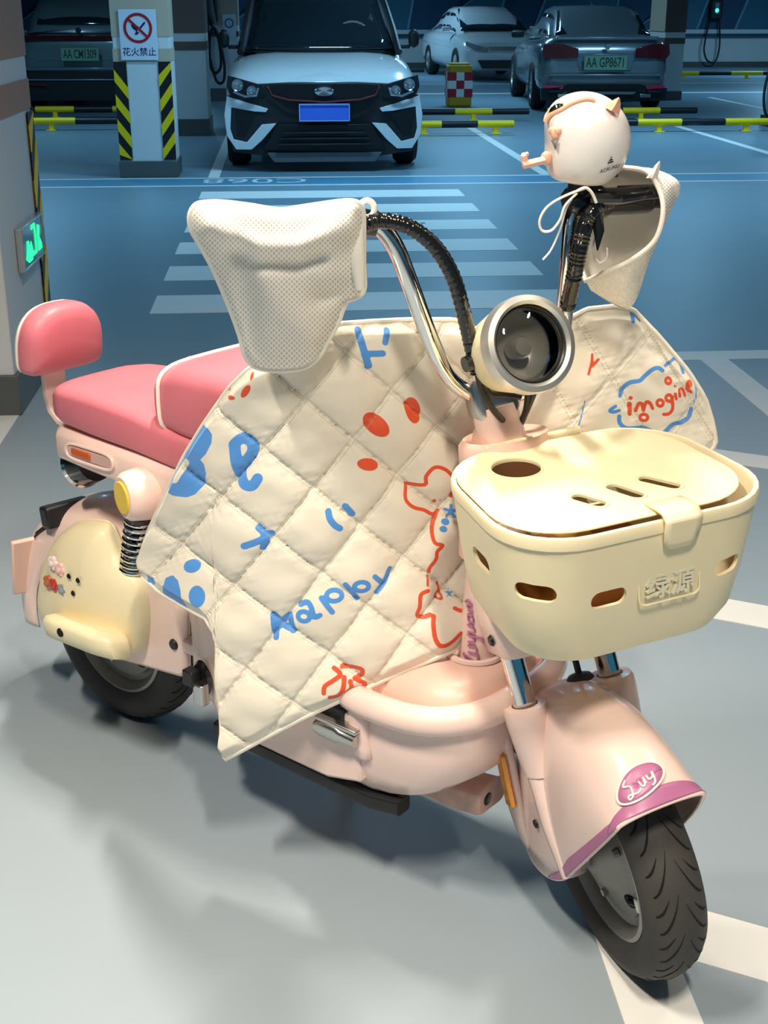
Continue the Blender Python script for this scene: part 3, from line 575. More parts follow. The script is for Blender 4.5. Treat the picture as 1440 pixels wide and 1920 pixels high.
# ---- wheels
def scooter_wheel(prefix, W):
    AX = W @ TR(rx=math.pi / 2)          # lathe axis along the axle
    prof = [(.136, -.030), (.150, -.041), (.170, -.047), (.186, -.043), (.197, -.030), (.203, -.013), (.2045, 0)]
    prof = prof + [(r, -z) for r, z in prof[-2::-1]] + [(.130, .02), (.130, -.02)]
    ty = part(prefix + '_tyre', MB().lathe(prof, 72, AX, close=True), M_TYREG, ang=50)
    # tread grooves: two curved families, one shared mesh each, turned round the axle
    base = None
    for fam, (y0, y1, sw, wd) in enumerate(((-.036, -.004, .30, .0032), (.036, .004, .30, .0032), (-.038, -.018, .12, .0026), (.038, .018, .12, .0026))):
        mesh_o = None
        for k in range(20):
            if mesh_o is None:
                g = MB(); rows = []
                for i in range(9):
                    t = i / 8; y = y0 + (y1 - y0) * t; a = sw * (t ** 1.6)
                    rr = np.interp(abs(y), [0, .013, .030, .043, .047], [.2045, .203, .197, .186, .170]) + .0006
                    wv = wd * math.sin(math.pi * (0.12 + 0.82 * t))
                    rows.append([(rr * math.cos(a + s_ * wv / rr), y, rr * math.sin(a + s_ * wv / rr)) for s_ in (-1, 1)])
                g.grid(rows)
                o = g.build('tread_groove', M_GROOVE, ty, solid=0.0005); o.matrix_local = W @ Matrix.Rotation(2 * math.pi * (.5 if fam > 1 else 0) / 20 + (0.08 if fam % 2 else 0), 4, 'Y'); mesh_o = o
            else:
                c = mesh_o.copy(); COL.objects.link(c); c.parent = ty
                c.matrix_local = W @ Matrix.Rotation(2 * math.pi * (k + (.5 if fam > 1 else 0)) / 20 + (0.08 if fam % 2 else 0), 4, 'Y')
    rim = part(prefix + '_rim', MB().lathe([(.139, .034), (.139, .026), (.124, .022), (.116, .014), (.104, .010), (.104, -.010), (.116, -.014), (.124, -.022), (.139, -.026), (.139, -.034), (.133, -.036), (.126, -.028), (.119, -.018), (.119, .018), (.126, .028), (.133, .036)], 64, AX, close=True), M_RIM)
    hub = MB().lathe([(.001, .05), (.024, .05), (.03, .045), (.05, .040), (.062, .030), (.085, .022), (.106, .018), (.106, -.018), (.085, -.022), (.062, -.030), (.05, -.040), (.03, -.045), (.024, -.05), (.001, -.05)], 48, AX).build('hub', M_HUB, rim)
    for k in range(6):
        a = 2 * math.pi * k / 6 + .3
        for s_ in (-1, 1): MB().lathe([(.001, .002), (.011, .002), (.013, 0)], 14, W @ TR((.088 * math.cos(a), s_ * .0235, .088 * math.sin(a)), rx=s_ * -math.pi / 2, s=(1.35, .8, 1))).build('hub_opening', M_GROOVE, hub) if k % 2 else MB().lathe([(.001, .008), (.006, .008), (.007, 0)], 6, W @ TR((.076 * math.cos(a), s_ * .026, .076 * math.sin(a)), rx=s_ * -math.pi / 2)).build('hub_bolt', M_STEEL, hub)
    MB().tube([(0.112 * math.cos(-.5), -.02, .112 * math.sin(-.5)), (.098 * math.cos(-.5), -.034, .098 * math.sin(-.5))], .0055, 8, W).build('tyre_valve', M_BLACKP, rim)
    return ty, rim
WF = TM @ Matrix.Translation((.03, 0, 0)); WR = Matrix.Translation((0, 0, .2045))
scooter_wheel('front', WF)
scooter_wheel('rear', WR)
MB().box((.105, -.028, -.05), (.012, .006, .022), WF).build('wheel_weight', M_WHITEP, sc, bevel=0.002)
# axle, nuts, drop-out
ax = MB()
for y, r in ((-.052, .016), (-.060, .011), (-.070, .019), (-.076, .019), (-.080, .010), (-.094, .010)): pass
ax.lathe([(.001, -.086), (.009, -.086), (.009, -.084), (.017, -.084), (.017, -.078), (.011, -.078), (.011, -.068), (.021, -.068), (.021, -.060), (.012, -.060), (.012, .10), (.001, .10)], 18, WF @ TR(rx=-math.pi / 2))
part('front_axle', ax, M_STEEL)
part('rear_axle', MB().lathe([(.001, -.11), (.010, -.11), (.010, -.09), (.018, -.09), (.018, -.08), (.011, -.08), (.011, .11), (.001, .11)], 18, WR @ TR(rx=-math.pi / 2)), M_STEEL)
# ---- front fork
for sy in (-1, 1):
    o = part('fork_tube', MB().tube([(0, sy * .072, .02), (0, sy * .072, .46)], .0175, 20, TM), M_CHROME)
    MB().lathe([(.0185, 0), (.0195, .004), (.0185, .008)], 20, TM @ TR((0, sy * .072, .33)), close=False).build('clamp_ring', M_BLACKP, o)
    o = part('fork_lower', MB().tube([(.03, sy * .075, -.02), (.012, sy * .075, .06), (0, sy * .073, .2)], [.02, .024, .025], 14, TM), M_PINK)
# ---- front fender: lofted hood between crest and edge curves
FC = [(-.130, .20), (-.07, .236), (0, .256), (.08, .256), (.145, .238), (.198, .204), (.234, .166), (.252, .135)]
FE = [(-.155, -.030), (-.115, -.046), (-.055, -.048), (.015, -.028), (.085, .015), (.150, .058), (.202, .094), (.238, .121)]
FW = [.082, .089, .091, .089, .086, .081, .074, .066]
def fender_pt(u, th, off=0.0):
    i = min(int(u), len(FC) - 2); t = u - i
    def cr(A):
        a, b, c, d = A[max(i - 1, 0)], A[i], A[i + 1], A[min(i + 2, len(A) - 1)]
        return .5 * ((2 * b) + (c - a) * t + (2 * a - 5 * b + 4 * c - d) * t * t + (3 * b - a - 3 * c + d) * t ** 3)
    cx, cz = cr([p[0] for p in FC]), cr([p[1] for p in FC]); ex_, ez = cr([p[0] for p in FE]), cr([p[1] for p in FE]); wv = cr(FW)
    kf = (u / 7) ** 2.5; g = abs(math.cos(th)) ** (.75 + .3 * kf); hh = sgnpow(math.sin(th), .72 + .28 * kf)
    p = Vector((ex_ + (cx - ex_) * g, wv * hh, ez + (cz - ez) * g))
    if off:
        e = .02; th2 = min(max(th, -1.5), 1.5); u2 = min(max(u, e), 7 - e - 1e-6)
        d = (fender_pt(u2 + e, th2) - fender_pt(u2 - e, th2)).cross(fender_pt(u2, th2 + e) - fender_pt(u2, th2 - e))
        c = Vector((.03, 0, .04)); d.normalize()
        if d.dot(p - c) < 0: d = -d
        p = p + d * off
    return p
NU, NT = 56, 48
fen = part('front_fender', MB().grid([[fender_pt(7 * i / NU, -math.pi / 2 + math.pi * k / NT) for k in range(NT + 1)] for i in range(NU + 1)]), M_PINK, M=TM, solid=.003, offset=1, ang=70)
edge = [fender_pt(7 * i / NU, -math.pi / 2) for i in range(NU + 1)] + [fender_pt(7, -math.pi / 2 + math.pi * k / NT) for k in range(1, NT)] + [fender_pt(7 * i / NU, math.pi / 2) for i in range(NU, -1, -1)]
MB().tube(edge, .0032, 8).build('rolled_edge', M_PINK, fen, TM)
# mauve stripe along the lip
def fgrid(u0, u1, t0, t1, nu, nt, off): return [[fender_pt(u0(k / nt) + (u1(k / nt) - u0(k / nt)) * i / nu, t0 + (t1 - t0) * k / nt, off) for k in range(nt + 1)] for i in range(nu + 1)]
def stripe_g(u):
    ln = (fender_pt(u, 0) - fender_pt(u, -math.pi / 2)); ln.y = 0
    return min(.95, .030 / max(ln.length, .02)) * min(1, .1 + (u - 2.2) / 1.6)
st = MB()
rows = []
for i in range(31):                              # right flank tapering to the rear
    u = 2.2 + 4.76 * i / 30; gm = stripe_g(u)
    rows.append([fender_pt(u, -math.acos((.004 + gm * k / 6) ** (1 / .75)), .0042) for k in range(7)])
st.grid(rows)
st.grid([[fender_pt(u, th, .0042) for th in np.linspace(R(-86), R(86), 41)] for u in np.linspace(6.25, 6.97, 7)])
rows = []
for i in range(31):
    u = 2.2 + 4.76 * i / 30; gm = stripe_g(u)
    rows.append([fender_pt(u, math.acos((.004 + gm * k / 6) ** (1 / .75)), .0042) for k in range(7)])
st.grid(rows)
st.build('lip_stripe', M_MAUVE, fen, TM, solid=.0006)
def fmap(x, y, off): return fender_pt(5.95 - y * 18 - x * 3.0, R(-14) + x * 11.5, off)       # badge coordinates in metres
bd = MB(); bd.grid([[fmap(r_ * .040 * math.cos(a), r_ * .024 * math.sin(a), .0058) for a in np.linspace(0, 2 * math.pi, 41)] for r_ in (0.001, .35, .7, 1.0)])
bdo = bd.build('oval_badge', M_MAUVE, fen, TM, solid=.0006)
MB().tube([fmap(.040 * math.cos(a), .024 * math.sin(a), .006) for a in np.linspace(0, 2 * math.pi, 41)[:-1]], .0017, 6, close=True).build('badge_rim', M_WHITEP, bdo, TM)
M_BADGETXT = M_WHITEP
def strokes_on(fn, strokes, r):
    m = MB()
    for s_ in strokes: m.tube([fn(*p) for p in catmull([(a, b, 0) for a, b in s_], 6)] if False else [fn(p.x, p.y) for p in catmull([(a, b, 0) for a, b in s_], 6)], r, 6)
    return m
LUY = [[(-.012, .017), (-.020, .012), (-.012, .004), (-.016, -.010), (-.024, -.012), (-.022, -.006), (-.008, -.012), (.0, -.010)], [(.002, .002), (.003, -.008), (.008, -.008), (.010, .002), (.010, -.008)], [(.015, .003), (.016, -.005), (.021, -.004), (.023, .004), (.022, -.012), (.016, -.016)]]
strokes_on(lambda x, y: fmap(x, y, .0068), LUY, .0015).build('badge_script', M_WHITEP, bdo, TM)
# fork bosses on the fender shoulders
for sy in (-1, 1):
    part('fork_boss', MB().lathe([(.030, -.10), (.036, -.02), (.036, .0), (.033, .006), (.021, .007), (.020, .0)], 28, TM @ TR((0, sy * .072, .240), s=(1.15, .95, 1)), cap=False), M_PINK)
    # flank rib carrying the reflector
    rib = part('fender_rib', MB().loft([[(x + dx * wx, sy * (.083 + oy * dp), z + dz_ * .0) for dx, oy, dz_ in ((-1, 0, 0), (-.9, .8, 0), (-.5, 1, 0), (.5, 1, 0), (.9, .8, 0), (1, 0, 0))] for x, z, wx, dp in ((-.085, .215, .03, .012), (-.09, .19, .036, .022), (-.102, .12, .036, .024), (-.118, .04, .032, .02), (-.13, -.02, .024, .012), (-.135, -.036, .02, .004))]), M_PINK, M=TM, sub=1)
    MB().loft([[(x + .006 + dx * .017 * k, sy * (.1035 + oy * .007 - (.004 if z < .06 else 0)), z) for dx, oy in ((-1, 0), (-.8, 1), (.8, 1), (1, 0))] for x, z, k in ((-.086, .162, .3), (-.087, .155, 1), (-.096, .11, 1), (-.104, .065, 1), (-.106, .058, .3))]).build('amber_reflector', M_AMBER, rib, TM, bevel=.002)
    MB().lathe([(.001, .003), (.006, .003), (.0075, 0)], 14, TM @ TR((-.03, sy * .0945, .05), rx=-sy * math.pi / 2)).build('fender_screw', M_BLACKP, fen)
part('fender_stalk', MB().lathe([(.001, 0), (.022, 0), (.018, .006), (.005, .010), (.005, .12), (.001, .12)], 16, TM @ TR((.01, .02, .258))), M_BLACKP)
# ---- fork crown shroud
cr = part('fork_shroud', MB().loft([[(x * (.055 if z > .3 else .05), y * wy, z) for x, y in [(c[0], c[1]) for c in rrect(2, 2, .55, 5)]] for z, wy in ((.330, .092), (.336, .098), (.38, .102), (.42, .098), (.45, .08), (.48, .055))]), M_PINK, M=TM, ang=50)
MB().lathe([(.001, .004), (.007, .004), (.009, 0)], 14, TM @ TR((.02, -.102, .362), rx=math.pi / 2)).build('shroud_screw', M_BLACKP, cr)
part('steering_head', MB().tube([(0, 0, .45), (0, 0, .60), (0, 0, .69)], [.042, .038, .034], 20, TM), M_PINK)
# ---- handlebar
pR = [PT(*p) for p in ((930, 746, .0), (885, 738, .0), (848, 712, .01), (822, 670, .03), (795, 605, .055), (768, 530, .08), (742, 465, .095), (715, 428, .1), (685, 418, .1), (640, 416, .1), (440, 414, .1))]
pL = [PT(*p) for p in ((930, 746, .0), (985, 735, .0), (1030, 700, .01), (1052, 640, .03), (1060, 570, .055), (1066, 480, .08), (1073, 410, .095), (1090, 380, .1), (1125, 372, .1), (1160, 371, .1), (1255, 366, .1))]
bar = part('handlebar', MB().tube(catmull(pR[::-1] + pL[1:], 8), .0125, 18), M_CHROME, M=TM)
part('bar_clamp', MB().loft([[(x * .026, y * wy, z) for x, y in rrect(2, 2, .5, 4)] for z, wy in ((.675, .030), (.685, .036), (.725, .036), (.735, .030))]), M_STEEL, M=TM)
grR = part('handle_grip', MB().tube([pR[-2], pR[-1]], .017, 14), M_BLACKP, M=TM)
grL = part('handle_grip', MB().tube([pL[-2], pL[-1]], .017, 14), M_BLACKP, M=TM)
# switch block, brake perch and lever on the visible left bar
d = (pL[-1] - pL[-3]).normalized()
sw = part('switch_block', MB().loft([[pL[7] + d * (a * .075) + Vector((0, 0, 0)) + Vector((x * r_, 0, z * r_)) for x, z in rrect(2, 2, .7, 3)] for a, r_ in ((-.3, .016), (-.2, .022), (.35, .024), (.5, .019), (1.3, .019), (1.4, .015))]), M_BLACKG, M=TM)
MB().tube([pL[7] + Vector((.035, .0, .0)), pL[7] + Vector((.06, .03, -.012)), pL[7] + Vector((.05, .07, -.015)), pL[7] + Vector((.05, .09, -.016))], [.008, .007, .006, .008], 8).build('brake_lever', M_BLACKG, sw, TM)
MB().tube([pL[7] + Vector((.0, .01, .01)), pL[7] + Vector((.0, .02, .035))], [.018, .012], 10).build('mirror_mount', M_BLACKP, sw, TM)
MB().tube([pL[7] + Vector((.03, .005, -.01)), pL[7] + Vector((.032, .0, -.045)), pL[7] + Vector((.03, -.008, -.07))], [.010, .008, .001], 8).build('switch_lever', M_BLACKG, sw, TM)
sw2 = part('brake_perch', MB().tube([PT(705, 420, .1), PT(675, 415, .1)], .018, 12), M_BLACKG, M=TM)
MB().tube([PT(694, 425, .11), PT(665, 424, .12), PT(630, 422, .12)], [.009, .007, .006], 8).build('brake_lever', M_BLACKG, sw2, TM)
# ---- cable looms in spiral wrap
def loom(px, name, r=.0105, turns=40):
    pts = catmull([PT(*p) for p in px], 14); n = len(pts)
    rr = [r * (1 + .07 * math.sin(2 * math.pi * turns * i / n)) for i in range(n)]
    return part(name, MB().tube(pts, rr, 12), M_BLACKG, M=TM)
loom(((682, 421, .115), (715, 414, .13), (765, 424, .14), (815, 462, .14), (850, 520, .135), (870, 590, .12), (884, 650, .10), (896, 700, .09)), 'cable_loom')
loom(((1150, 372, .12), (1118, 388, .13), (1098, 420, .13), (1086, 470, .12), (1076, 520, .10), (1064, 575, .06)), 'cable_loom', .0115, 32)
for px in (((893, 690, .095), (905, 735, .08), (930, 775, .05), (962, 806, .0)), ((990, 738, .06), (986, 770, .04), (972, 805, .0)), ((1000, 740, .06), (985, 775, .035), (968, 806, -.005)), ((900, 690, .095), (915, 735, .08), (945, 740, .06), (975, 744, .05))):
    part('cable', MB().tube(catmull([PT(*p) for p in px], 6), .0048, 8), M_BLACKP, M=TM)
# ---- headlight
HL = TM @ TR(PT(986, 648, .15), rz=R(8)) @ TR(ry=math.pi / 2 - R(4))      # lathe axis forward
def thin_glass():
    m = bpy.data.materials.new('thin_lens_glass'); m.use_nodes = True; nt = m.node_tree; nt.nodes.remove(nt.nodes['Principled BSDF'])
    t = nt.nodes.new('ShaderNodeBsdfTransparent'); t.inputs[0].default_value = (.93, .93, .92, 1); g = nt.nodes.new('ShaderNodeBsdfGlossy'); g.inputs['Roughness'].default_value = .02
    f = nt.nodes.new('ShaderNodeFresnel'); f.inputs[0].default_value = 1.5; x = nt.nodes.new('ShaderNodeMixShader')
    nt.links.new(f.outputs[0], x.inputs[0]); nt.links.new(t.outputs[0], x.inputs[1]); nt.links.new(g.outputs[0], x.inputs[2]); nt.links.new(x.outputs[0], nt.nodes['Material Output'].inputs[0])
    return m
hb = part('headlight_bucket', MB().lathe([(.001, -.115), (.022, -.112), (.040, -.098), (.054, -.070), (.060, -.035), (.062, 0)], 40, HL, cap=False), M_CREAM)
MB().lathe([(.062, -.006), (.0665, -.004), (.0668, .012), (.0655, .018), (.058, .020), (.0535, .016), (.0530, .004), (.056, -.004)], 56, HL, close=True).build('bezel', mat('satin_chrome', (0.72, 0.70, 0.64), .38, .85), hb)
MB().lathe([(.0535, .010), (.052, .014), (.050, .012), (.050, .006), (.0535, .006)], 48, HL, close=True).build('black_seal', M_BLACKP, hb)
MB().lathe([(.050, .004), (.046, -.012), (.036, -.030), (.020, -.040), (.001, -.042)], 48, HL, cap=False).build('reflector_bowl', mat('reflector_bowl', (0.62, 0.60, 0.56), 0.3, .25), hb)
MB().lathe([(.001, -.004), (.012, -.006), (.016, -.014), (.014, -.036)], 24, HL).build('bulb', mat('bulb', (0.7, 0.68, 0.62), 0.15, 0.3), hb)
MB().lathe([(.0505, .004), (.049, .011), (.036, .018), (.018, .021), (.001, .022), (.001, .0205), (.018, .0195), (.036, .0165), (.048, .010)], 48, HL).build('lens', thin_glass(), hb)
for sy in (-1, 1): MB().lathe([(.001, .012), (.011, .012), (.012, 0)], 16, HL @ TR((0, sy * .054, -.06), rx=-sy * math.pi / 2)).build('side_bolt', M_BLACKG, hb)
# ---- head column with collar, down tube and script
part('head_column', MB().tube([(.885, 0, .60), (.89, 0, .70), (.90, 0, .77), (.902, 0, .80)], [.040, .044, .040, .036], 24), M_PINKD)
part('head_collar', MB().loft([[(.915 + x * kx, y * ky, z + .010 * x) for x, y in rrect(2, 2, .9, 6)] for z, kx, ky in ((.735, .055, .058), (.745, .062, .066), (.79, .064, .070), (.800, .058, .064), (.795, .050, .054))]), M_PINKD)
CB, CT = Vector((.872, 0, .36)), Vector((.90, 0, .66))
dt = part('down_tube', MB().tube([CB, CB.lerp(CT, .3), CB.lerp(CT, .7), CT], [.033, .032, .034, .042], 28), M_PINK)
def on_tube(x, y, off=.0015):
    t = .30 + y / (CT - CB).length; p = CB.lerp(CT, t); rr = np.interp(t, [0, .3, .7, 1], [.033, .032, .034, .042]) + off
    a = R(-78) + x / rr; return p + Vector((math.cos(a), math.sin(a), 0)) * rr
LUYUAN = [[(-.014, .006), (-.008, .012), (-.012, .0), (-.016, -.01), (-.006, -.012)], [(-.004, .004), (-.004, -.008), (.004, -.006), (.004, .006)], [(.009, .006), (.011, -.004), (.017, .0), (.018, .008), (.016, -.014), (.010, -.016)],
          [(.022, .008), (.023, -.002), (.029, .0), (.031, .01), (.031, .0)], [(.042, .011), (.036, .008), (.037, .001), (.043, .004), (.044, .012), (.044, .003)], [(.049, .012), (.050, .004), (.052, .012), (.056, .014), (.057, .006), (.062, .014), (.058, .020)], [(.060, -.004), (.03, -.014), (.012, -.024), (.022, -.022), (.05, -.012)]]
strokes_on(lambda x, y: on_tube(-y * 1.1, x * 1.35), LUYUAN, .0017).build('script_lettering', M_MAUVE, dt)
part('down_tube_collar', MB().tube([CB + Vector((.042 * math.cos(a), .042 * math.sin(a), .068)) for a in np.linspace(0, 2 * math.pi, 33)[:-1]], .006, 8, close=True), M_PINK)
# ---- floor hump, bumper rim and belly
def plan(a, cx, lx, wy, e=.62): return cx + lx * sgnpow(math.cos(a), e), wy * sgnpow(math.sin(a), e)
AN = np.linspace(-math.pi, math.pi, 57)[:-1]
part('floor_hump', MB().loft([[(*plan(a, cx, lx, wy, .75), z) for a in AN] for z, cx, lx, wy in ((.345, .835, .118, .130), (.375, .835, .120, .132), (.400, .838, .113, .124), (.416, .848, .095, .100), (.424, .856, .07, .068), (.426, .868, .035, .035))]), M_PINKD)
hs = MB().lathe([(.001, .002), (.007, .0025), (.0085, 0)], 16, TR((.80, -.055, .4195), ry=R(-14))); part('hump_screw', hs, M_BLACKP)
part('bumper_rim', MB().tube([(*plan(a, .825, .145, .166, .72), .376 + .014 * math.cos(a)) for a in AN], .0235, 14, close=True), M_PINK)
belly = part('belly_shell', MB().loft([[(*plan(a, cx, lx, wy, .6), z + .03 * max(0, math.cos(a)) * dz_) for a in AN] for z, cx, lx, wy, dz_ in ((.364, .81, .158, .160, .4), (.31, .808, .163, .164, .6), (.25, .80, .160, .160, 1.0), (.215, .785, .150, .150, 1.5), (.197, .77, .132, .136, 2.0))]), M_PINK)
part('floor_beam', MB().loft([[(x, y * wy, .27 + z_ * .065) for y, z_ in rrect(2, 2, .3, 4)] for x, wy in ((.43, .150), (.45, .158), (.66, .160), (.70, .158))]), M_PINKD)
part('side_panel', MB().prism([(.45, .335), (.70, .335), (.755, .345), (.775, .225), (.70, .205), (.45, .205)], -.166, -.146, Matrix(((1, 0, 0, 0), (0, 0, 1, 0), (0, 1, 0, 0), (0, 0, 0, 1)))), M_PINK, bevel=.006)
for sy in (-1, 1): part('under_rail', MB().loft([[(x, sy * .140 + y * .016, .186 + z_ * .014 + (.012 if x > .8 else 0)) for y, z_ in rrect(2, 2, .4, 3)] for x in (.42, .46, .78, .84)]), M_BLACKP)
part('floor_mat', MB().box((.60, 0, .343), (.30, .30, .016)), M_PINKD, bevel=.006)
pc_ = part('peg_cheek', MB().loft([[(x + dx * .028, -.150 - dy * .026, z + 0) for dx, dy in ((-1, 0), (-.7, .9), (.7, 1), (1, 0))] for x, z in ((.775, .270), (.772, .285), (.765, .345), (.765, .362))]), M_PINK, sub=1)
pg = part('folded_footpeg', MB().loft([[(x, -.168 - y * .02, .308 + z_ * h_) for y, z_ in rrect(2, 2, .6, 3)] for x, h_ in ((.690, .010), (.700, .017), (.735, .018), (.745, .012), (.775, .011))]), M_STEEL)
MB().box((.735, -.172, .325), (.085, .026, .008), TR(ry=0)).build('peg_plate', M_STEEL, pg, bevel=.002)
MB().box((.690, -.160, .335), (.10, .02, .03)).build('peg_bracket', M_BLACKP, pg, bevel=.004)
stub = part('frame_stub', MB().loft([[(x, y * .035, z + z_ * .024) for y, z_ in rrect(2, 2, .35, 3)] for x, z in ((.74, .165), (.86, .165), (.905, .172), (.915, .178))]), mat('worn_pink', lin('d2ab9c'), .7, var=.35, scale=40))
MB().lathe([(.001, .002), (.010, .002), (.013, 0)], 16, TR((.914, -.012, .176), ry=math.pi / 2)).build('bolt_hole', M_BLACKP, stub)
# ---- rear body under the seats
part('seat_pillar', MB().loft([[(cx + x * kx, y * ky, z) for x, y in rrect(2, 2, .6, 6)] for z, cx, kx, ky in ((.20, .40, .06, .11), (.23, .40, .085, .135), (.36, .415, .10, .140), (.50, .40, .12, .135), (.60, .36, .18, .128), (.64, .34, .20, .125))]), M_PINK)
part('rear_side_panel', MB().loft([[(x + dx * wx, -.120 - dy * .042, z) for dx, dy in ((-1, 0), (-.8, .7), (0, 1), (.8, .7), (1, 0))] for x, z, wx in ((.50, .17, .04), (.48, .19, .06), (.455, .24, .075), (.435, .30, .075), (.425, .36, .065), (.42, .42, .05), (.42, .47, .03))]), M_PINK, sub=1)
pv = part('fold_peg_mount', MB().lathe([(.001, .006), (.022, .006), (.026, .0)], 20, TR((.405, -.162, .285), rx=math.pi / 2, s=(.9, 1.4, 1))), M_BLACKG)
MB().box((.395, -.178, .292), (.026, .022, .030), TR()).build('peg_block', M_BLACKP, pv, bevel=.003)
MB().loft([[(.415 + x * .013, -.176 - y * .01, z) for x, y in rrect(2, 2, .5, 3)] for z in (.245, .27, .285)]).build('peg_tip', M_STEEL, pv, bevel=.002)
part('frame_strut', MB().box((.345, -.105, .300), (.08, .03, .026)), M_PINK, bevel=.005)
# seat base shell
ss = part('seat_shell', MB().loft([[(x, y * hw, zc + z_ * hh) for y, z_ in rrect(2, 2, .55, 5)] for x, hw, zc, hh in ((-.045, .06, .625, .025), (-.03, .105, .622, .034), (.0, .128, .622, .040), (.10, .136, .622, .042), (.25, .138, .618, .045), (.40, .138, .605, .05), (.50, .12, .60, .05))]), M_PINK)
MB().tube([(.110 + .066 * sgnpow(math.cos(a), .35) + .0, -.1395, .627 + .0155 * sgnpow(math.sin(a), .8) - .0) for a in np.linspace(0, 2 * math.pi, 33)[:-1]], .003, 6, close=True).build('slot_frame', M_PINK, ss)
MB().box((.110, -.1375, .627), (.126, .006, .024)).build('slot_shade_plate', mat('slot_shade', lin('cfa99e'), .5), ss, bevel=.004)  # flat plate coloured darker for the shade inside the slot
MB().box((.088, -.1405, .627), (.055, .006, .014)).build('orange_reflector', mat('orange_reflector', lin('c2551e'), .3, coat=.4), ss, bevel=.003)
kb = part('shock_cap', MB().lathe([(.001, .095), (.036, .095), (.043, .088), (.048, .06), (.050, 0)], 30, TR((.268, -.085, .590), rx=math.pi / 2, ry=0, rz=R(-16))), M_PINK)
MB().lathe([(.001, .004), (.028, .004), (.031, 0)], 28, TR((.268, -.085, .590), rx=math.pi / 2, rz=R(-16)) @ TR((0, 0, .0945))).build('yellow_disc', M_YELCAP, kb)
tlm = part('tail_lamp', MB().lathe([(.001, .02), (.028, .018), (.034, .0), (.030, -.03), (.001, -.035)], 24, TR((-.002, -.068, .572), ry=R(-110), rz=R(0), s=(1.35, 1.35, 1.2))), M_BLACKG)
MB().lathe([(.034, .0), (.036, .006), (.030, .014)], 24, TR((-.002, -.068, .572), ry=R(-110), rz=R(0), s=(1.35, 1.35, 1.2)), cap=False).build('lamp_ring', M_CHROME, tlm)
# ---- seats
def seat_sec(x, hw, z0, z1, e=.5, n=36, lip=0.0):
    return [(x, hw * sgnpow(math.cos(a), e), (z0 + z1) / 2 + (z1 - z0) / 2 * sgnpow(math.sin(a), e)) for a in np.linspace(0, 2 * math.pi, n + 1)[:-1]]
part('rear_seat', MB().loft([seat_sec(*v) for v in ((-.045, .06, .675, .705, .8), (-.038, .09, .664, .722, .6), (-.022, .112, .657, .733, .5), (.01, .124, .654, .738, .45), (.10, .132, .652, .744, .42), (.22, .134, .648, .738, .42), (.32, .134, .640, .722, .42), (.42, .13, .636, .71, .45), (.44, .11, .64, .70, .5))]), M_SEAT, ang=80)
fs = part('rider_seat', MB().loft([seat_sec(*v) for v in ((.262, .095, .725, .775, .7), (.268, .112, .715, .792, .6), (.282, .124, .708, .810, .5), (.30, .130, .704, .822, .46), (.34, .134, .698, .834, .44), (.42, .134, .692, .838, .44), (.50, .128, .69, .832, .46), (.56, .105, .69, .815, .5), (.59, .08, .70, .80, .6), (.60, .05, .72, .78, .8))]), M_SEAT, ang=80)
MB().tube(seat_sec(.302, .1325, .7015, .8245, .46), .0038, 8, close=True).build('seat_piping', M_WHITEP, fs)
# ---- backrest
def dsec(y, z0, z1, hw, n=40):   # D outline in the y,z plane
    out = []
    for a in np.linspace(0, 2 * math.pi, n + 1)[:-1]:
        c, s_ = math.cos(a), math.sin(a)
        out.append((hw * sgnpow(c, .75 if s_ > 0 else .35), z0 + (z1 - z0) * (.36 + (.64 * sgnpow(s_, .9) if s_ > 0 else .36 * sgnpow(s_, .35)))))
    return out
def brest(xs): return MB().loft([[(x + .10 * (z - .72), y, z) for y, z in dsec(0, .718 + i_, .855 - i_, .090 - i_)] for x, i_ in xs])
bk = part('backrest_cushion', brest(((-.158, .004), (-.150, .0), (-.132, .0), (-.118, .004), (-.108, .014), (-.104, .03), (-.102, .055))), M_SEAT, ang=80)
brest(((-.172, .012), (-.168, .004), (-.160, .001), (-.158, .002))).build('backrest_shell', M_WHITEP, bk)
part('backrest_post', MB().loft([[(x + nx * .007 * k, y, z + nz * .007 * k) for k, y in ((-1, -.026), (-1, .026), (1, .026), (1, -.026))] for x, z, nx, nz in ((-.165, .75, 1, 0), (-.168, .70, 1, 0), (-.168, .665, .98, .1), (-.158, .635, .8, .6), (-.135, .618, .4, .9), (-.10, .612, 0, 1), (-.03, .612, 0, 1))]), M_PINK, bevel=.003)
# ---- rear shock
for sy in (-1, 1):
    A, B_ = Vector((.225, sy * .118, .57)), Vector((.178, sy * .118, .40))
    sh = part('shock_rod', MB().tube([A, B_], .010, 14), M_CHROME)
    ax_ = (B_ - A).normalized(); n1 = ax_.cross(Vector((0, 1, 0))).normalized(); n2 = ax_.cross(n1)
    MB().tube([A.lerp(B_, .26 + .66 * i / 160) + (n1 * math.cos(i * .35) + n2 * math.sin(i * .35)) * .0235 for i in range(161)], .0046, 8).build('coil_spring', M_CHROME, sh)
    MB().tube([A.lerp(B_, .20), A.lerp(B_, .27)], .027, 20).build('spring_seat', M_BLACKG, sh)
    MB().tube([A.lerp(B_, .90), A.lerp(B_, 1.08)], .024, 20).build('spring_foot', M_BLACKP, sh)
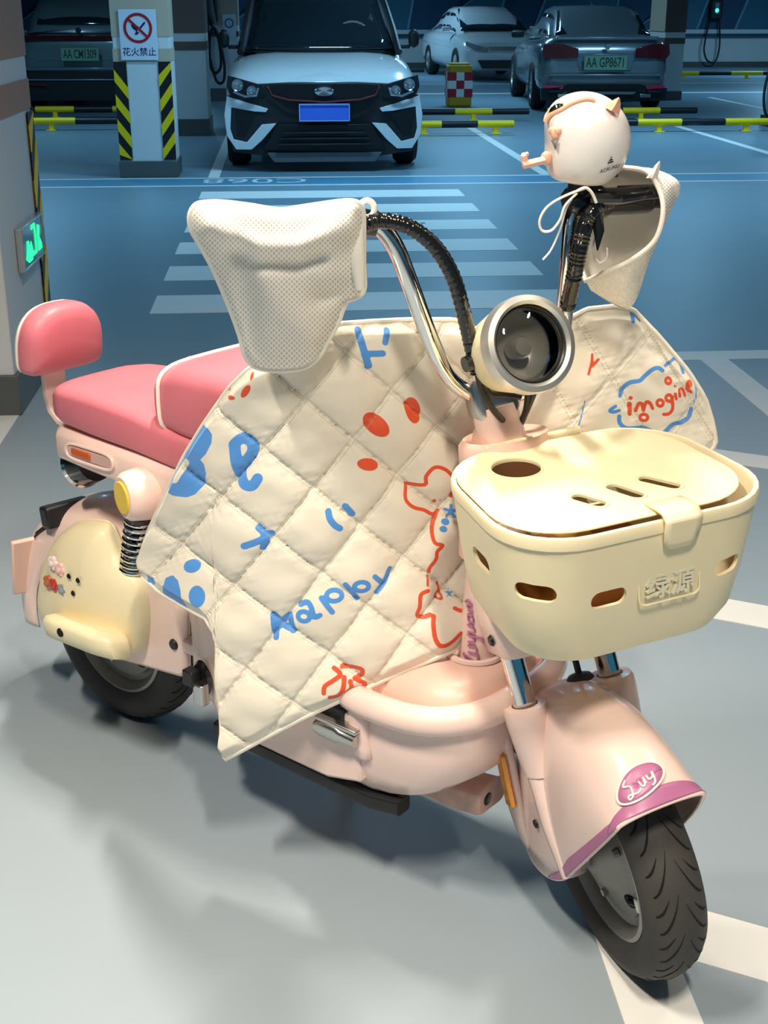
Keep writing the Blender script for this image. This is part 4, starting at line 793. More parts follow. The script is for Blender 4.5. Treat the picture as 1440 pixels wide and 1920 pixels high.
# ---- rear fender, side cap, footrest
def rfend(a, th, R0=.262, W0=.098, drop=.10):
    c = R0 - drop * (1 - abs(math.cos(th)) ** .7); return Vector((c * math.cos(a), W0 * sgnpow(math.sin(th), .75), .205 + c * math.sin(a)))
part('rear_fender', MB().grid([[rfend(R(28 + 160 * i / 44), -math.pi / 2 + math.pi * k / 30, .262 + .01 * math.sin(math.pi * i / 44)) for k in range(31)] for i in range(45)]), M_PINK, solid=.003, offset=1, ang=70)
part('fender_skirt', MB().prism([(.03, .30), (.20, .41), (.295, .385), (.315, .365), (.308, .238), (.292, .228), (.12, .205), (.03, .215)], -.118, -.098, Matrix(((1, 0, 0, 0), (0, 0, 1, 0), (0, 1, 0, 0), (0, 0, 0, 1)))), M_PINK, bevel=.008)
part('skirt_screw', MB().lathe([(.001, .004), (.009, .004), (.011, 0)], 16, TR((.283, -.118, .295), rx=math.pi / 2)), M_BLACKP)
CAPO = [(-.105, .262), (-.092, .315), (-.066, .375), (-.02, .435), (.03, .470), (.085, .487), (.125, .490), (.142, .468), (.160, .440), (.190, .424), (.213, .405), (.224, .37), (.222, .32), (.208, .272), (.188, .248), (.147, .238), (.08, .222), (.0, .205), (-.056, .200), (-.09, .222)]
co = catmull([(a, b, 0) for a, b in CAPO], 4, True); cxm, czm = .06, .34
cap = part('side_cap', MB().loft([[(cxm + (p.x - cxm) * s_, -.112 - .052 * math.sqrt(max(0, 1 - s_ ** 2.4)) - (.012 if s_ < 1 else 0), czm + (p.y - czm) * s_) for p in co] for s_ in (1.0, .985, .94, .86, .75, .6, .42, .22, .05)], cap=True), M_CREAM)
MB().tube([(p.x, -.113, p.y) for p in co], .004, 6, close=True).build('cap_edge', M_CREAM, cap)
for hx, hz in [(PS(*p, -.176).x, PS(*p, -.176).z) for p in ((130, 1080), (147, 1088), (138, 1112))]: MB().lathe([(.001, .002), (.0045, .002), (.0055, 0)], 12, TR((hx, -.177, hz), rx=math.pi / 2)).build('cap_hole', M_GROOVE, cap)
fr_ = part('footrest', MB().loft([[(.128 + lx * x, -.150 - dy * (.5 + .5 * y) * 1.0, z + .012 * y) for x, y in rrect(2, 2, .55, 6)] for z, lx, dy in ((.238, .088, .058), (.246, .100, .070), (.275, .102, .073), (.285, .096, .068), (.289, .08, .055))], TR((0, 0, .012), ry=R(-3))), M_CREAM, ang=60)
MB().loft([[(.112 + x * .072, -.160 + y * .010, z) for x, y in rrect(2, 2, .8, 4)] for z in (.285, .312, .318)], TR((0, 0, .012), ry=R(-3))).build('footrest_ridge', M_CREAM, fr_)
MB().lathe([(.001, .002), (.008, .002), (.009, 0)], 14, TR(PS(113, 1186, -.2225), rx=math.pi / 2)).build('footrest_hole', M_GROOVE, fr_)
# little resin charms glued to the cap
for k, (px, py, hx) in enumerate(((99, 1056, 'f0d6d6'), (113, 1068, 'f2c0b8'), (91, 1092, 'b5623f'), (103, 1098, 'b8382f'), (118, 1106, '8f9a9c'))):
    p = PS(px, py, -.172); m = MB()
    for a in range(5): m.lathe([(.001, .007), (.006, .005), (.008, 0)], 10, TR((p.x + .008 * math.cos(a * 1.257), -.170, p.z + .008 * math.sin(a * 1.257)), rx=math.pi / 2))
    m.lathe([(.001, .011), (.006, .008), (.008, 0)], 12, TR((p.x, -.170, p.z), rx=math.pi / 2))
    o = m.build('charm', mat('charm_' + hx, lin(hx), .3, coat=.5), cap); o['label'] = ('white flower charm', 'pink shell charm', 'brown bear charm', 'red heart charm', 'grey bow charm')[k]
# licence plate flap and its bracket at the tail
fp = part('plate_flap', MB().box((0, 0, 0), (.012, .17, .13), TR((-.170, -.045, .315), ry=R(12), rz=R(-18))), M_PINKD, bevel=.004)
brk = part('plate_bracket', MB().box((0, 0, 0), (.035, .10, .045), TR((-.085, -.060, .446), ry=R(-10), rz=R(-10))), M_BLACKP, bevel=.006)
MB().loft([[(x, y * .03 - .06, z + z_ * .012) for y, z_ in rrect(2, 2, .4, 3)] for x, z in ((-.09, .44), (-.12, .41), (-.155, .385))]).build('bracket_arm', M_BLACKP, brk)
MB().lathe([(.001, .006), (.007, .006), (.009, 0)], 12, TR((-.153, -.085, .382), ry=R(-60))).build('bracket_bolt', M_STEEL, brk)
# side stand under the belly
part('side_stand', MB().tube([(.52, .05, .20), (.50, .11, .12), (.47, .175, .012)], [.011, .011, .012], 10), M_BLACKP)
# ---- front basket (part of the scooter)
def apply_bool(ob, cutters):
    for c in cutters:
        md = ob.modifiers.new('c', 'BOOLEAN'); md.operation = 'DIFFERENCE'; md.object = c; md.solver = 'EXACT'
    bpy.context.view_layer.update()
    me = bpy.data.meshes.new_from_object(ob.evaluated_get(bpy.context.evaluated_depsgraph_get()))
    old = ob.data; ob.modifiers.clear(); ob.data = me; me.name = old.name
    for c in cutters: bpy.data.objects.remove(c)
    me.polygons.foreach_set('use_smooth', [True] * len(me.polygons))
    try: me.set_sharp_from_angle(angle=R(35))
    except Exception: pass
hd = R(-68); uB = Vector((math.cos(hd), math.sin(hd), -.043)).normalized(); lB = Vector((-math.sin(hd), math.cos(hd), .06)); lB = (lB - uB * lB.dot(uB)).normalized(); nB = uB.cross(lB)
BW = Matrix((( uB.x, lB.x, nB.x, .291), (uB.y, lB.y, nB.y, 1.63), (uB.z, lB.z, nB.z, .79), (0, 0, 0, 1)))
BI = BW.inverted(); BS = SI @ BW; BL, BWD = .308, .402
def bsec(k, z, inset=0.0, n=8, cr=.105):
    out = []
    for x, y in rrect(BL * k - 2 * inset, BWD * k - 2 * inset, max(.02, cr * k - inset), n):
        out.append((x, y * (1 - .09 * (1 - 2 * x / BL) / 2), z))
    return out
prof = [(.985, -.018, 0), (1.0, -.016, 0), (1.004, -.004, 0), (1.0, .0, .001), (1.0, .0, .007), (.990, -.006, .007), (.966, -.05, .005), (.925, -.11, .005), (.87, -.16, .005), (.77, -.190, .003), (.64, -.197, .0), (.64, -.203, 0), (.79, -.197, 0), (.878, -.167, 0), (.930, -.11, 0), (.970, -.05, 0)]
wall = MB(); outer = [bsec(k, z, i) for k, z, i in prof]
wall.loft(outer[:11], cap=False); wall.loft(outer[11:] + outer[:1], cap=False)
n_ = len(outer[0]); b0 = 0
wall = MB(); wall.v = [p for l in outer for p in l]
m_ = len(outer)
for i in range(m_):
    if i == 10: continue
    for k in range(n_): wall.f.append((i * n_ + k, i * n_ + (k + 1) % n_, ((i + 1) % m_) * n_ + (k + 1) % n_, ((i + 1) % m_) * n_ + k))
wall.f.append(tuple(10 * n_ + k for k in range(n_))); wall.f.append(tuple(11 * n_ + k for k in range(n_))[::-1])
wall.mi = [0] * len(wall.f)
bask = part('front_basket', wall, M_CREAM, M=BS, ang=35)
def P2(wp):
    a = CAM_H - wp.z; Z = wp.y * CP + a * SP; return 720 + F_PX * wp.x / Z, 960 + F_PX * (a * CP - wp.y * SP) / Z
def on_wall(px, py):
    best = None
    for k in np.linspace(.925, .965, 5):
        for zi in range(46):
            z = -.03 - .004 * zi; kk = np.interp(z, [-.167, -.11, -.05, -.016], [.878, .930, .970, 1.0])
            if best is not None and k > .93: break
            sec_ = bsec(kk, z, 0, 12); sec_ = [tuple(a_ + (c_ - a_) * t_ / 16 for a_, c_ in zip(sec_[k_], sec_[(k_ + 1) % len(sec_)])) for k_ in range(len(sec_)) for t_ in range(16 if k_ % 13 == 12 else 2)]
            for p in sec_:
                q_ = P2(BW @ Vector(p)); d2 = (q_[0] - px) ** 2 + (q_[1] - py) ** 2; dpt = (BW @ Vector(p)).y
                if dpt < 1.64 and (best is None or d2 < best[0]): best = (d2, Vector(p))
        break
    return best[1]
cut = []
def wall_frame(p):
    d = Vector((math.copysign(max(0, abs(p.x) - .052), p.x), math.copysign(max(0, abs(p.y) - .098), p.y), 0)); d.normalize()
    t = Vector((0, 0, 1)).cross(d); return Matrix(((t.x, 0, d.x, p.x), (t.y, 0, d.y, p.y), (t.z, 1, d.z, p.z), (0, 0, 0, 1)))
for px, py, w_ in ((1139, 1123, .052), (1364, 1060, .048), (1000, 1112, .056), (901, 1048, .056)):
    p = on_wall(px, py); c = MB().prism(rrect(w_, .025, .012, 4), -.05, .05, wall_frame(p)).build('cut', M_CREAM, sc, BS); c.rotation_euler = (0, 0, 0); cut.append(c)
for yy in (-.09, .09): cut.append(MB().prism(rrect(.05, .025, .012, 4), -.05, .05, wall_frame(Vector((-.145, yy, -.1)))).build('cut', M_CREAM, sc, BS))
apply_bool(bask, cut)
# lid
def PB(px, py, z=.0): return BI @ cast(px, py, BW @ Vector((0, 0, z)), nB)
lidz = .002
lid = MB().loft([[(x * 1.0 - .004, y - .008, z) for x, y, z in bsec(k, zz)] for k, zz in ((.30, .0012), (.90, .0), (.915, .0005), (.918, .002), (.912, .0035), (.88, .0042), (.6, .0046), (.30, .0048))]).build('basket_lid', M_CREAM, bask, BS, ang=35)
cut = [MB().lathe([(.001, -.03), (.034, -.03), (.034, .03), (.001, .03)], 36, TR(PB(968, 884))).build('cut', M_CREAM, sc, BS)]
sl = []
for a, b_ in (((1083, 938), (1124, 950)), ((1148, 919), (1195, 934)), ((1208, 904), (1264, 917))):
    A_, B2 = PB(*a), PB(*b_); dv = B2 - A_; an = math.atan2(dv.y, dv.x)
    T_ = TR((A_ + B2) / 2, rz=an); sl.append((T_, dv.length + .014)); cut.append(MB().prism(rrect(dv.length + .016, .019, .009, 4), -.03, .03, T_).build('cut', M_CREAM, sc, BS))
apply_bool(lid, cut)
for T_, l_ in sl: MB().tube([T_ @ Vector((x, y, .0052)) for x, y in rrect(l_ + .010, .026, .0125, 4)], .0014, 6, close=True).build('slot_lip', M_CREAM, lid, BS)
MB().tube([TR(PB(968, 884)) @ Vector((.036 * math.cos(a), .036 * math.sin(a), .0052)) for a in np.linspace(0, 2 * math.pi, 41)[:-1]], .0016, 6, close=True).build('hole_lip', M_CREAM, lid, BS)
# latch, hinge, embossed plate
ly = PB(1262, 960).y
lat = []
for x, z in ((.112, .006), (.135, .009), (.152, .008), (.161, .0), (.160, -.012), (.157, -.030), (.1555, -.040)):
    hw = .027 if z > -.03 else (.024 if z > -.035 else .016)
    lat.append([(x, ly + s_ * hw, z) for s_ in (-1, -.6, .6, 1)] )
MB().grid(lat).build('basket_latch', M_CREAM, bask, BS, solid=.004, offset=0, bevel=.0015)
hA, hB_ = PB(912, 850), PB(1088, 812)
MB().tube([hA + Vector((-.004, 0, .004)), hB_ + Vector((-.004, 0, .004))], .006, 12).build('hinge_bar', M_CREAM, bask, BS)
ep = on_wall(1258, 1095); EM = wall_frame(ep)
EM = EM @ TR((0, 0, .0), rx=R(-7))
eo = MB().tube([EM @ Vector((x, y, .0008)) for x, y in rrect(.092, .044, .010, 5)], .0016, 6, close=True).build('emblem_frame', M_CREAM, bask, BS)
tv, tf = text_mesh('绿源', .036, .0022, bold=True)
MB().add(tv, tf, EM @ TR((0, -.001, .0022), s=(1.05, 1, 1))).build('emblem_characters', mat('embossed_cream', lin('dcd6bf'), .4), eo, BS, smooth=False)
# parcel added in the basket for the brown shade seen through its slots
pcl = thing('brown_filler', 'added brown parcel inside the basket, glimpsed through its slots', 'filler', BW @ Vector((.0, -.01, -.196)), hd)
MB().box((0, 0, .045), (.15, .20, .09)).build('filler_body', mat('filler_brown', lin('a9692f'), .7, var=.2, scale=25), pcl, bevel=.004)
MB().box((0, 0, .091), (.15, .05, .002)).build('golden_tape', mat('gold_tape', lin('e0ad45'), .3), pcl, smooth=False)

# ================================================================ QUILTED LEG APRON
bl = thing('leg_apron', 'cream quilted apron with blue and red doodles draped over the handlebar', 'apron', SM @ Vector((.6, -.1, 0)), S_RZ)
BLI = rootM(SM @ Vector((.6, -.1, 0)), S_RZ).inverted()
def rbf(anc):
    A = np.array(anc, float); X = A[:, :2] / 300; n = len(X)
    d2 = np.sqrt(((X[:, None] - X[None]) ** 2).sum(-1) + .02)
    Kx = np.block([[d2, np.c_[np.ones(n), X]], [np.c_[np.ones(n), X].T, np.zeros((3, 3))]])
    wv = np.linalg.solve(Kx + np.eye(n + 3) * 1e-9, np.r_[A[:, 2], 0, 0, 0])
    def f(px, py):
        q_ = np.stack([px, py], -1) / 300; dd = np.sqrt(((q_[..., None, :] - X) ** 2).sum(-1) + .02)
        return dd @ wv[:n] + wv[n] + q_ @ wv[n + 1:]
    return f
depth = rbf([(870, 600, .03), (640, 607, -.12), (475, 690, -.225), (365, 860, -.235), (262, 1045, -.215), (270, 1090, -.225), (385, 1160, -.245), (420, 1425, -.27), (560, 1350, -.215), (720, 1275, -.125), (850, 1220, -.04),
             (905, 1130, .03), (880, 850, .035), (600, 950, -.165), (450, 1000, -.225), (940, 800, .10), (940, 650, .09), (1000, 780, .13), (1060, 600, .16), (1110, 800, .18), (1185, 580, .26), (1330, 760, .31), (1320, 845, .30), (1000, 1040, .12), (1150, 950, .2)])
TOPB = np.array([(262, 1043), (276, 1000), (301, 945), (345, 854), (380, 797), (428, 728), (462, 694), (500, 670), (560, 640), (640, 607), (700, 603), (760, 600), (850, 600), (880, 612), (930, 640), (1000, 640), (1060, 600), (1100, 580), (1150, 575), (1185, 580), (1240, 638), (1290, 698), (1322, 750), (1336, 795), (1341, 828)], float)
BOTB = np.array([(262, 1050), (268, 1085), (300, 1112), (340, 1136), (385, 1160), (402, 1190), (410, 1228), (413, 1330), (417, 1418), (422, 1424), (560, 1350), (720, 1275), (850, 1220), (885, 1180), (910, 1130), (940, 1100), (1000, 1040), (1100, 980), (1200, 935), (1300, 872), (1330, 848), (1341, 832)], float)
xs = np.unique(np.r_[np.arange(262, 400, 3), np.arange(400, 424, 1), np.arange(424, 1326, 3.2), np.arange(1326, 1341.1, 1.5)])
NV = 250
tp, bt = np.interp(xs, TOPB[:, 0], TOPB[:, 1]), np.interp(xs, BOTB[:, 0], BOTB[:, 1])
vv = np.linspace(0, 1, NV)
PX = np.repeat(xs[:, None], NV, 1); PYY = tp[:, None] + (bt - tp)[:, None] * vv[None]
def world_pts(px, py, ys):
    u = (px - 720) / F_PX; v = (py - 960) / F_PX
    d = np.stack([u, CP - v * SP, -SP - v * CP], -1)
    n = np.array(SM.to_3x3() @ Vector((0, 1, 0))); p0 = np.array(SM @ Vector((0, 0, 0)))
    o = np.array([0, 0, CAM_H]); t = (ys - (o - p0) @ n) / (d @ n)
    return o + d * t[..., None]
# quilting lattice (cell indices) measured on the cloth
LAT = [(571, 745, 0, 0), (662, 824, 1, 0), (748, 894, 2, 0), (815, 955, 3, 0), (497, 838, 0, 1), (587, 910, 1, 1), (674, 987, 2, 1), (754, 1050, 3, 1), (822, 1089, 4, 1), (422, 929, 0, 2), (516, 1001, 1, 2), (603, 1069, 2, 2), (685, 1130, 3, 2), (766, 1192, 4, 2), (349, 1023, 0, 3), (445, 1091, 1, 3), (530, 1156, 2, 3), (624, 1227, 3, 3), (462, 1254, 2, 4), (726, 731, 1, -1), (819, 800, 2, -1)]
LA = np.array(LAT, float)
def basis(x, y): x = (x - 600) / 300; y = (y - 1000) / 300; return np.stack([np.ones_like(x), x, y, x * x, x * y, y * y], -1)
ci = np.linalg.lstsq(basis(LA[:, 0], LA[:, 1]), LA[:, 2], rcond=None)[0]; cj = np.linalg.lstsq(basis(LA[:, 0], LA[:, 1]), LA[:, 3], rcond=None)[0]
QI, QJ = basis(PX, PYY) @ ci, basis(PX, PYY) @ cj
A2 = np.linalg.inv(np.array([[83., -70.], [137., 82.]])); dx, dy = PX - 1216, PYY - 625
far = PX > 965
QI = np.where(far, A2[0, 0] * dx + A2[0, 1] * dy, QI); QJ = np.where(far, A2[1, 0] * dx + A2[1, 1] * dy, QJ)
puff = (np.abs(np.sin(np.pi * QI)) * np.abs(np.sin(np.pi * QJ))) ** .33
inner = np.minimum.reduce([np.minimum(1, (PYY - tp[:, None]) / 22), np.minimum(1, (bt[:, None] - PYY) / 22)])
rng = np.random.default_rng(5)
wr = np.zeros_like(PX)
for k in range(26):
    a = rng.uniform(0, math.pi); wl = rng.uniform(45, 150); ph = rng.uniform(0, 6.28)
    wr += math.sqrt(wl / 60) * np.sin((PX * math.cos(a) + PYY * math.sin(a)) / wl * 6.28 + ph)
wr /= 26 ** .5
pw = np.zeros_like(PX)                                     # puckers across the seams
for k in range(10):
    a = rng.uniform(0, math.pi); wl = rng.uniform(11, 24); ph = rng.uniform(0, 6.28)
    pw += np.sin((PX * math.cos(a) + PYY * math.sin(a)) / wl * 6.28 + ph)
pw /= 10 ** .5
base = world_pts(PX, PYY, depth(PX, PYY))
gx, gy = np.gradient(base, axis=0), np.gradient(base, axis=1)
nr = np.cross(gx, gy); nr /= np.linalg.norm(nr, axis=-1, keepdims=True) + 1e-12
tocam = np.array([0, 0, CAM_H]) - base; nr *= np.sign((nr * tocam).sum(-1))[..., None]
flat_far = np.where(far, .45, 1.0)
disp = .0165 * puff * np.clip(inner, 0, 1) * flat_far + .0012 * wr * np.clip(inner + .3, 0, 1) + .0012 * pw * np.clip(1 - puff, 0, 1) ** 1.2
CL = base + nr * disp[..., None]
# ---- printed doodles as signed distances stored on the vertices
BLUE, RED = [], []
def ell(L, cx, cy, rx, ry, rot=0): L.append(('e', cx, cy, rx, ry, R(rot)))
def stro(L, pts, r): L.append(('s', pts, r))
def pol(L, pts): L.append(('p', pts))
def ring(L, cx, cy, rx, ry, r): stro(L, [(cx + rx * math.cos(a), cy + ry * math.sin(a)) for a in np.linspace(0, 2 * math.pi, 13)], r)
pol(BLUE, [(383, 797), (397, 797), (405, 808), (405, 822), (396, 842), (384, 854), (392, 864), (395, 882), (388, 905), (375, 920), (362, 924), (336, 920), (316, 907), (330, 880), (345, 852), (360, 828)])
HOLES = [('s', [(356, 862), (350, 870), (338, 892)], 7)]
stro(BLUE, [(447, 826), (450, 850), (457, 885), (466, 903), (480, 906), (490, 892)], 10); stro(BLUE, [(447, 826), (458, 817), (473, 822), (479, 838), (468, 860), (456, 872)], 10)
stro(BLUE, [(489, 986), (503, 1004), (497, 1023)], 6); stro(BLUE, [(467, 1018), (490, 1010), (512, 997)], 6.5)
stro(BLUE, [(615, 955), (618, 968), (627, 980), (636, 986)], 6); stro(BLUE, [(646, 946), (658, 960)], 6.5)
ell(BLUE, 371, 1059, 14, 13); ell(BLUE, 382, 1117, 14, 21); pol(BLUE, [(326, 1084), (338, 1079), (347, 1088), (351, 1105), (352, 1140), (330, 1128), (310, 1112), (322, 1097)]); pol(BLUE, [(284, 1080), (296, 1092), (280, 1100)])
stro(BLUE, [(517, 1149), (521, 1190)], 6.5); stro(BLUE, [(519, 1180), (533, 1160), (545, 1150)], 6); stro(BLUE, [(518, 1150), (534, 1168), (553, 1176)], 6); stro(BLUE, [(546, 1150), (553, 1178)], 6)
ring(BLUE, 573, 1150, 11, 9, 4.5); stro(BLUE, [(566, 1129), (578, 1124), (586, 1132), (592, 1150), (602, 1147)], 5)
stro(BLUE, [(604, 1116), (624, 1142)], 5); ring(BLUE, 627, 1112, 14, 10, 4.5); stro(BLUE, [(647, 1091), (669, 1119)], 5); ring(BLUE, 676, 1095, 13, 9, 4.5)
stro(BLUE, [(700, 1077), (715, 1091)], 5); stro(BLUE, [(728, 1063), (718, 1088), (704, 1107)], 5)
stro(BLUE, [(669, 618), (677, 650), (687, 684)], 6.5); stro(BLUE, [(679, 662), (712, 660)], 6); stro(BLUE, [(722, 618), (717, 640)], 5.5)
for a in (0, 72, 144, 216, 288): stro(BLUE, [(841, 956), (841 + 11 * math.sin(R(a)), 956 - 13 * math.cos(R(a)))], 2.6); stro(BLUE, [(838, 1111), (838 + 7 * math.sin(R(a)), 1111 - 8 * math.cos(R(a)))], 1.5)
ell(BLUE, 830, 975, 8, 6); ell(BLUE, 825, 988, 7, 6)
ell(RED, 476, 701, 3, 7, 10); ell(RED, 467, 726, 6, 13, 30); ell(RED, 441, 739, 8, 4); ell(RED, 431, 727, 4, 4)
ell(RED, 769, 767, 14, 25, -12); ell(RED, 700, 793, 17, 28, -48); ell(RED, 686, 867, 20, 11, 8)
stro(RED, [(627, 1248), (639, 1259), (627, 1269), (611, 1280), (609, 1293)], 4.2); stro(RED, [(646, 1265), (644, 1284), (635, 1299), (620, 1301)], 4.5); stro(RED, [(642, 1246), (661, 1246), (678, 1250), (678, 1261), (665, 1267)], 4.2); stro(RED, [(657, 1272), (659, 1284), (650, 1295), (652, 1304)], 4.2); stro(RED, [(669, 1269), (684, 1280), (680, 1287), (665, 1287)], 4.2)
stro(RED, [(759, 905), (791, 905), (793, 889), (808, 872), (829, 877), (846, 896), (846, 913), (841, 927)], 3.4); stro(RED, [(759, 907), (755, 931), (769, 946), (791, 953), (808, 962), (820, 956)], 3.4)
stro(RED, [(815, 962), (805, 986), (808, 1013), (822, 1018), (812, 1030), (810, 1044), (800, 1061), (799, 1070)], 3.4); stro(RED, [(798, 1078), (797, 1096)], 2.5)
stro(RED, [(798, 1106), (784, 1113), (783, 1137), (779, 1151), (790, 1156), (802, 1151)], 4); stro(RED, [(817, 1090), (819, 1102), (812, 1116), (824, 1121), (816, 1092)], 2.2); stro(RED, [(808, 1154), (807, 1171), (812, 1195), (822, 1209), (838, 1207), (858, 1188)], 4); stro(RED, [(846, 1140), (857, 1145), (869, 1144)], 4)
ell(RED, 811, 937, 4, 4); ell(RED, 822, 935, 2.2, 2.2); stro(RED, [(868, 985), (888, 1008)], 3)
stro(RED, [(1108, 664), (1107, 680), (1101, 701)], 2.6); stro(RED, [(1120, 674), (1109, 685)], 3)
stro(RED, [(1179, 757), (1179, 775)], 4.4); ell(RED, 1181, 746, 4, 4); stro(RED, [(1190, 770), (1195, 757), (1201, 757), (1204, 769)], 3.2); stro(RED, [(1204, 769), (1209, 754), (1216, 755), (1221, 765)], 3.2); ring(RED, 1235, 755, 6, 6, 3); ring(RED, 1252, 746, 6, 6, 3); stro(RED, [(1258, 745), (1259, 765), (1252, 775), (1242, 776)], 3.2)
stro(RED, [(1264, 738), (1266, 748)], 2.8); ell(RED, 1264, 724, 2.5, 3); stro(RED, [(1273, 743), (1272, 731), (1278, 729), (1283, 742)], 2.8); stro(RED, [(1286, 728), (1294, 722), (1292, 714), (1287, 718), (1287, 730), (1295, 735)], 2.8); ring(RED, 1251, 714, 5, 6, 2.8); ring(RED, 1205, 782, 7, 6, 3)
stro(BLUE, [(1162, 742), (1167, 727), (1180, 717), (1197, 714), (1207, 705), (1220, 694), (1232, 690), (1240, 695)], 4); stro(BLUE, [(1246, 686), (1255, 679), (1265, 672), (1275, 680), (1280, 699)], 3.2); stro(BLUE, [(1286, 694), (1300, 712), (1305, 735), (1300, 755)], 1.7)
stro(BLUE, [(1296, 766), (1290, 782), (1275, 792), (1260, 795), (1240, 811), (1225, 810), (1207, 802), (1192, 802), (1172, 802), (1160, 792), (1159, 780)], 4); stro(BLUE, [(1152, 761), (1141, 769), (1147, 772), (1159, 769)], 3); stro(BLUE, [(1184, 583), (1185, 603)], 4); stro(BLUE, [(1186, 585), (1199, 600)], 3); stro(BLUE, [(1096, 752), (1090, 780), (1084, 800)], 1.6)
def sdf(shapes, px, py):
    D = np.full(px.shape, 60.0)
    for s_ in shapes:
        if s_[0] == 'e':
            _, cx, cy, rx, ry, ro = s_; x = px - cx; y = py - cy
            X = x * math.cos(ro) + y * math.sin(ro); Y = -x * math.sin(ro) + y * math.cos(ro)
            d_ = (np.sqrt((X / rx) ** 2 + (Y / ry) ** 2) - 1) * min(rx, ry)
        else:
            pts = s_[1]; closed = s_[0] == 'p'
            if not closed and len(pts) > 2: pts = [(p.x, p.y) for p in catmull([(a, b_, 0) for a, b_ in pts], 4)]
            d_ = np.full(px.shape, 1e9); ins = np.zeros(px.shape, bool); n = len(pts)
            for i in range(n if closed else n - 1):
                ax_, ay = pts[i]; bx_, by_ = pts[(i + 1) % n]; ex_, ey = bx_ - ax_, by_ - ay
                t = np.clip(((px - ax_) * ex_ + (py - ay) * ey) / (ex_ * ex_ + ey * ey + 1e-9), 0, 1)
                d_ = np.minimum(d_, np.hypot(px - ax_ - t * ex_, py - ay - t * ey))
                if closed: ins ^= ((ay > py) != (by_ > py)) & (px < (bx_ - ax_) * (py - ay) / (by_ - ay + 1e-12) + ax_)
            d_ = np.where(ins, -d_, d_) - 2 if closed else d_ - s_[2]
        D = np.minimum(D, d_)
    return D
dB, dR = sdf(BLUE, PX, PYY), sdf(RED, PX, PYY); dH = sdf(HOLES, PX, PYY); dB = np.maximum(dB, -dH)
def cloth_material():
    m = bpy.data.materials.new('printed_quilted_cloth'); m.use_nodes = True; nt = m.node_tree; b = nt.nodes['Principled BSDF']
    def attr(n): a = nt.nodes.new('ShaderNodeAttribute'); a.attribute_name = n; return a.outputs['Fac']
    def math_(op, a, b_=None, c=None):
        n = nt.nodes.new('ShaderNodeMath'); n.operation = op
        for i, v in enumerate((a, b_, c)):
            if v is None: continue
            if isinstance(v, (int, float)): n.inputs[i].default_value = v
            else: nt.links.new(v, n.inputs[i])
        return n.outputs[0]
    def mixc(f, a, b_):
        n = nt.nodes.new('ShaderNodeMix'); n.data_type = 'RGBA'; nt.links.new(f, n.inputs[0])
        for i, v in ((6, a), (7, b_)):
            if isinstance(v, tuple): n.inputs[i].default_value = v + (1,)
            else: nt.links.new(v, n.inputs[i])
        return n.outputs[2]
    def mask(d): 
        n = nt.nodes.new('ShaderNodeMapRange'); nt.links.new(d, n.inputs[0]); n.inputs[1].default_value = .5; n.inputs[2].default_value = -.5; return n.outputs[0]
    tc = nt.nodes.new('ShaderNodeTexCoord'); nz = nt.nodes.new('ShaderNodeTexNoise'); nz.inputs['Scale'].default_value = 9; nt.links.new(tc.outputs['Object'], nz.inputs['Vector'])
    col = mixc(nz.outputs['Fac'], lin('e6dcc9'), lin('efe7d6'))
    col = mixc(mask(attr('blue_print')), col, lin('4f93dc')); col = mixc(mask(attr('red_print')), col, lin('e4522a'))
    # two rows of stitches beside every seam
    qi, qj = attr('quilt_i'), attr('quilt_j')
    def row(a, along):
        fr = math_('ABSOLUTE', math_('SUBTRACT', math_('FRACT', math_('ADD', a, .5)), .5)); on = math_('COMPARE', fr, .038, .009)
        return math_('MULTIPLY', on, math_('GREATER_THAN', math_('FRACT', math_('MULTIPLY', along, 24.0)), .5))
    stt = math_('MAXIMUM', row(qi, qj), row(qj, qi))
    col = mixc(math_('MULTIPLY', stt, .55), col, lin('a79f86'))
    nt.links.new(col, b.inputs['Base Color']); b.inputs['Roughness'].default_value = .62; b.inputs['Sheen Weight'].default_value = .15
    bp = nt.nodes.new('ShaderNodeBump'); bp.inputs['Strength'].default_value = .5; bp.inputs['Distance'].default_value = .001
    nt.links.new(math_('MULTIPLY', stt, -1.0), bp.inputs['Height']); nt.links.new(bp.outputs['Normal'], b.inputs['Normal'])
    return m
def np_mesh(name, G, m, parent, Minv, attrs=None, solid=0, closed=False):
    nx, ny = G.shape[:2]; co = np.c_[G.reshape(-1, 3), np.ones(nx * ny)] @ np.array(Minv).T
    idx = np.arange(nx * ny).reshape(nx, ny)
    F = np.stack([idx[:-1, :-1], idx[:-1, 1:], idx[1:, 1:], idx[1:, :-1]], -1).reshape(-1, 4)
    me = bpy.data.meshes.new(name); me.vertices.add(len(co)); me.vertices.foreach_set('co', co[:, :3].astype(np.float32).ravel())
    me.loops.add(F.size); me.loops.foreach_set('vertex_index', F.astype(np.int32).ravel())
    me.polygons.add(len(F)); me.polygons.foreach_set('loop_start', np.arange(0, F.size, 4, dtype=np.int32)); me.polygons.foreach_set('loop_total', np.full(len(F), 4, np.int32))
    me.polygons.foreach_set('use_smooth', [True] * len(F)); me.materials.append(m)
    for k, v in (attrs or {}).items():
        a = me.attributes.new(k, 'FLOAT', 'POINT'); a.data.foreach_set('value', v.astype(np.float32).ravel())
    me.update(); me.validate()
    o = bpy.data.objects.new(name, me); COL.objects.link(o); o.parent = parent
    if solid: md = o.modifiers.new('s', 'SOLIDIFY'); md.thickness = solid; md.offset = solid and 1.0
    return o
M_CLOTH = cloth_material(); M_LINING = mat('cream_lining', lin('efe7d6'), .7, var=.03, bump=.3, bscale=200)
pan = np_mesh('quilted_panel', CL, M_CLOTH, bl, BLI, {'blue_print': dB, 'red_print': dR, 'quilt_i': QI, 'quilt_j': QJ})
back = base - nr * .006
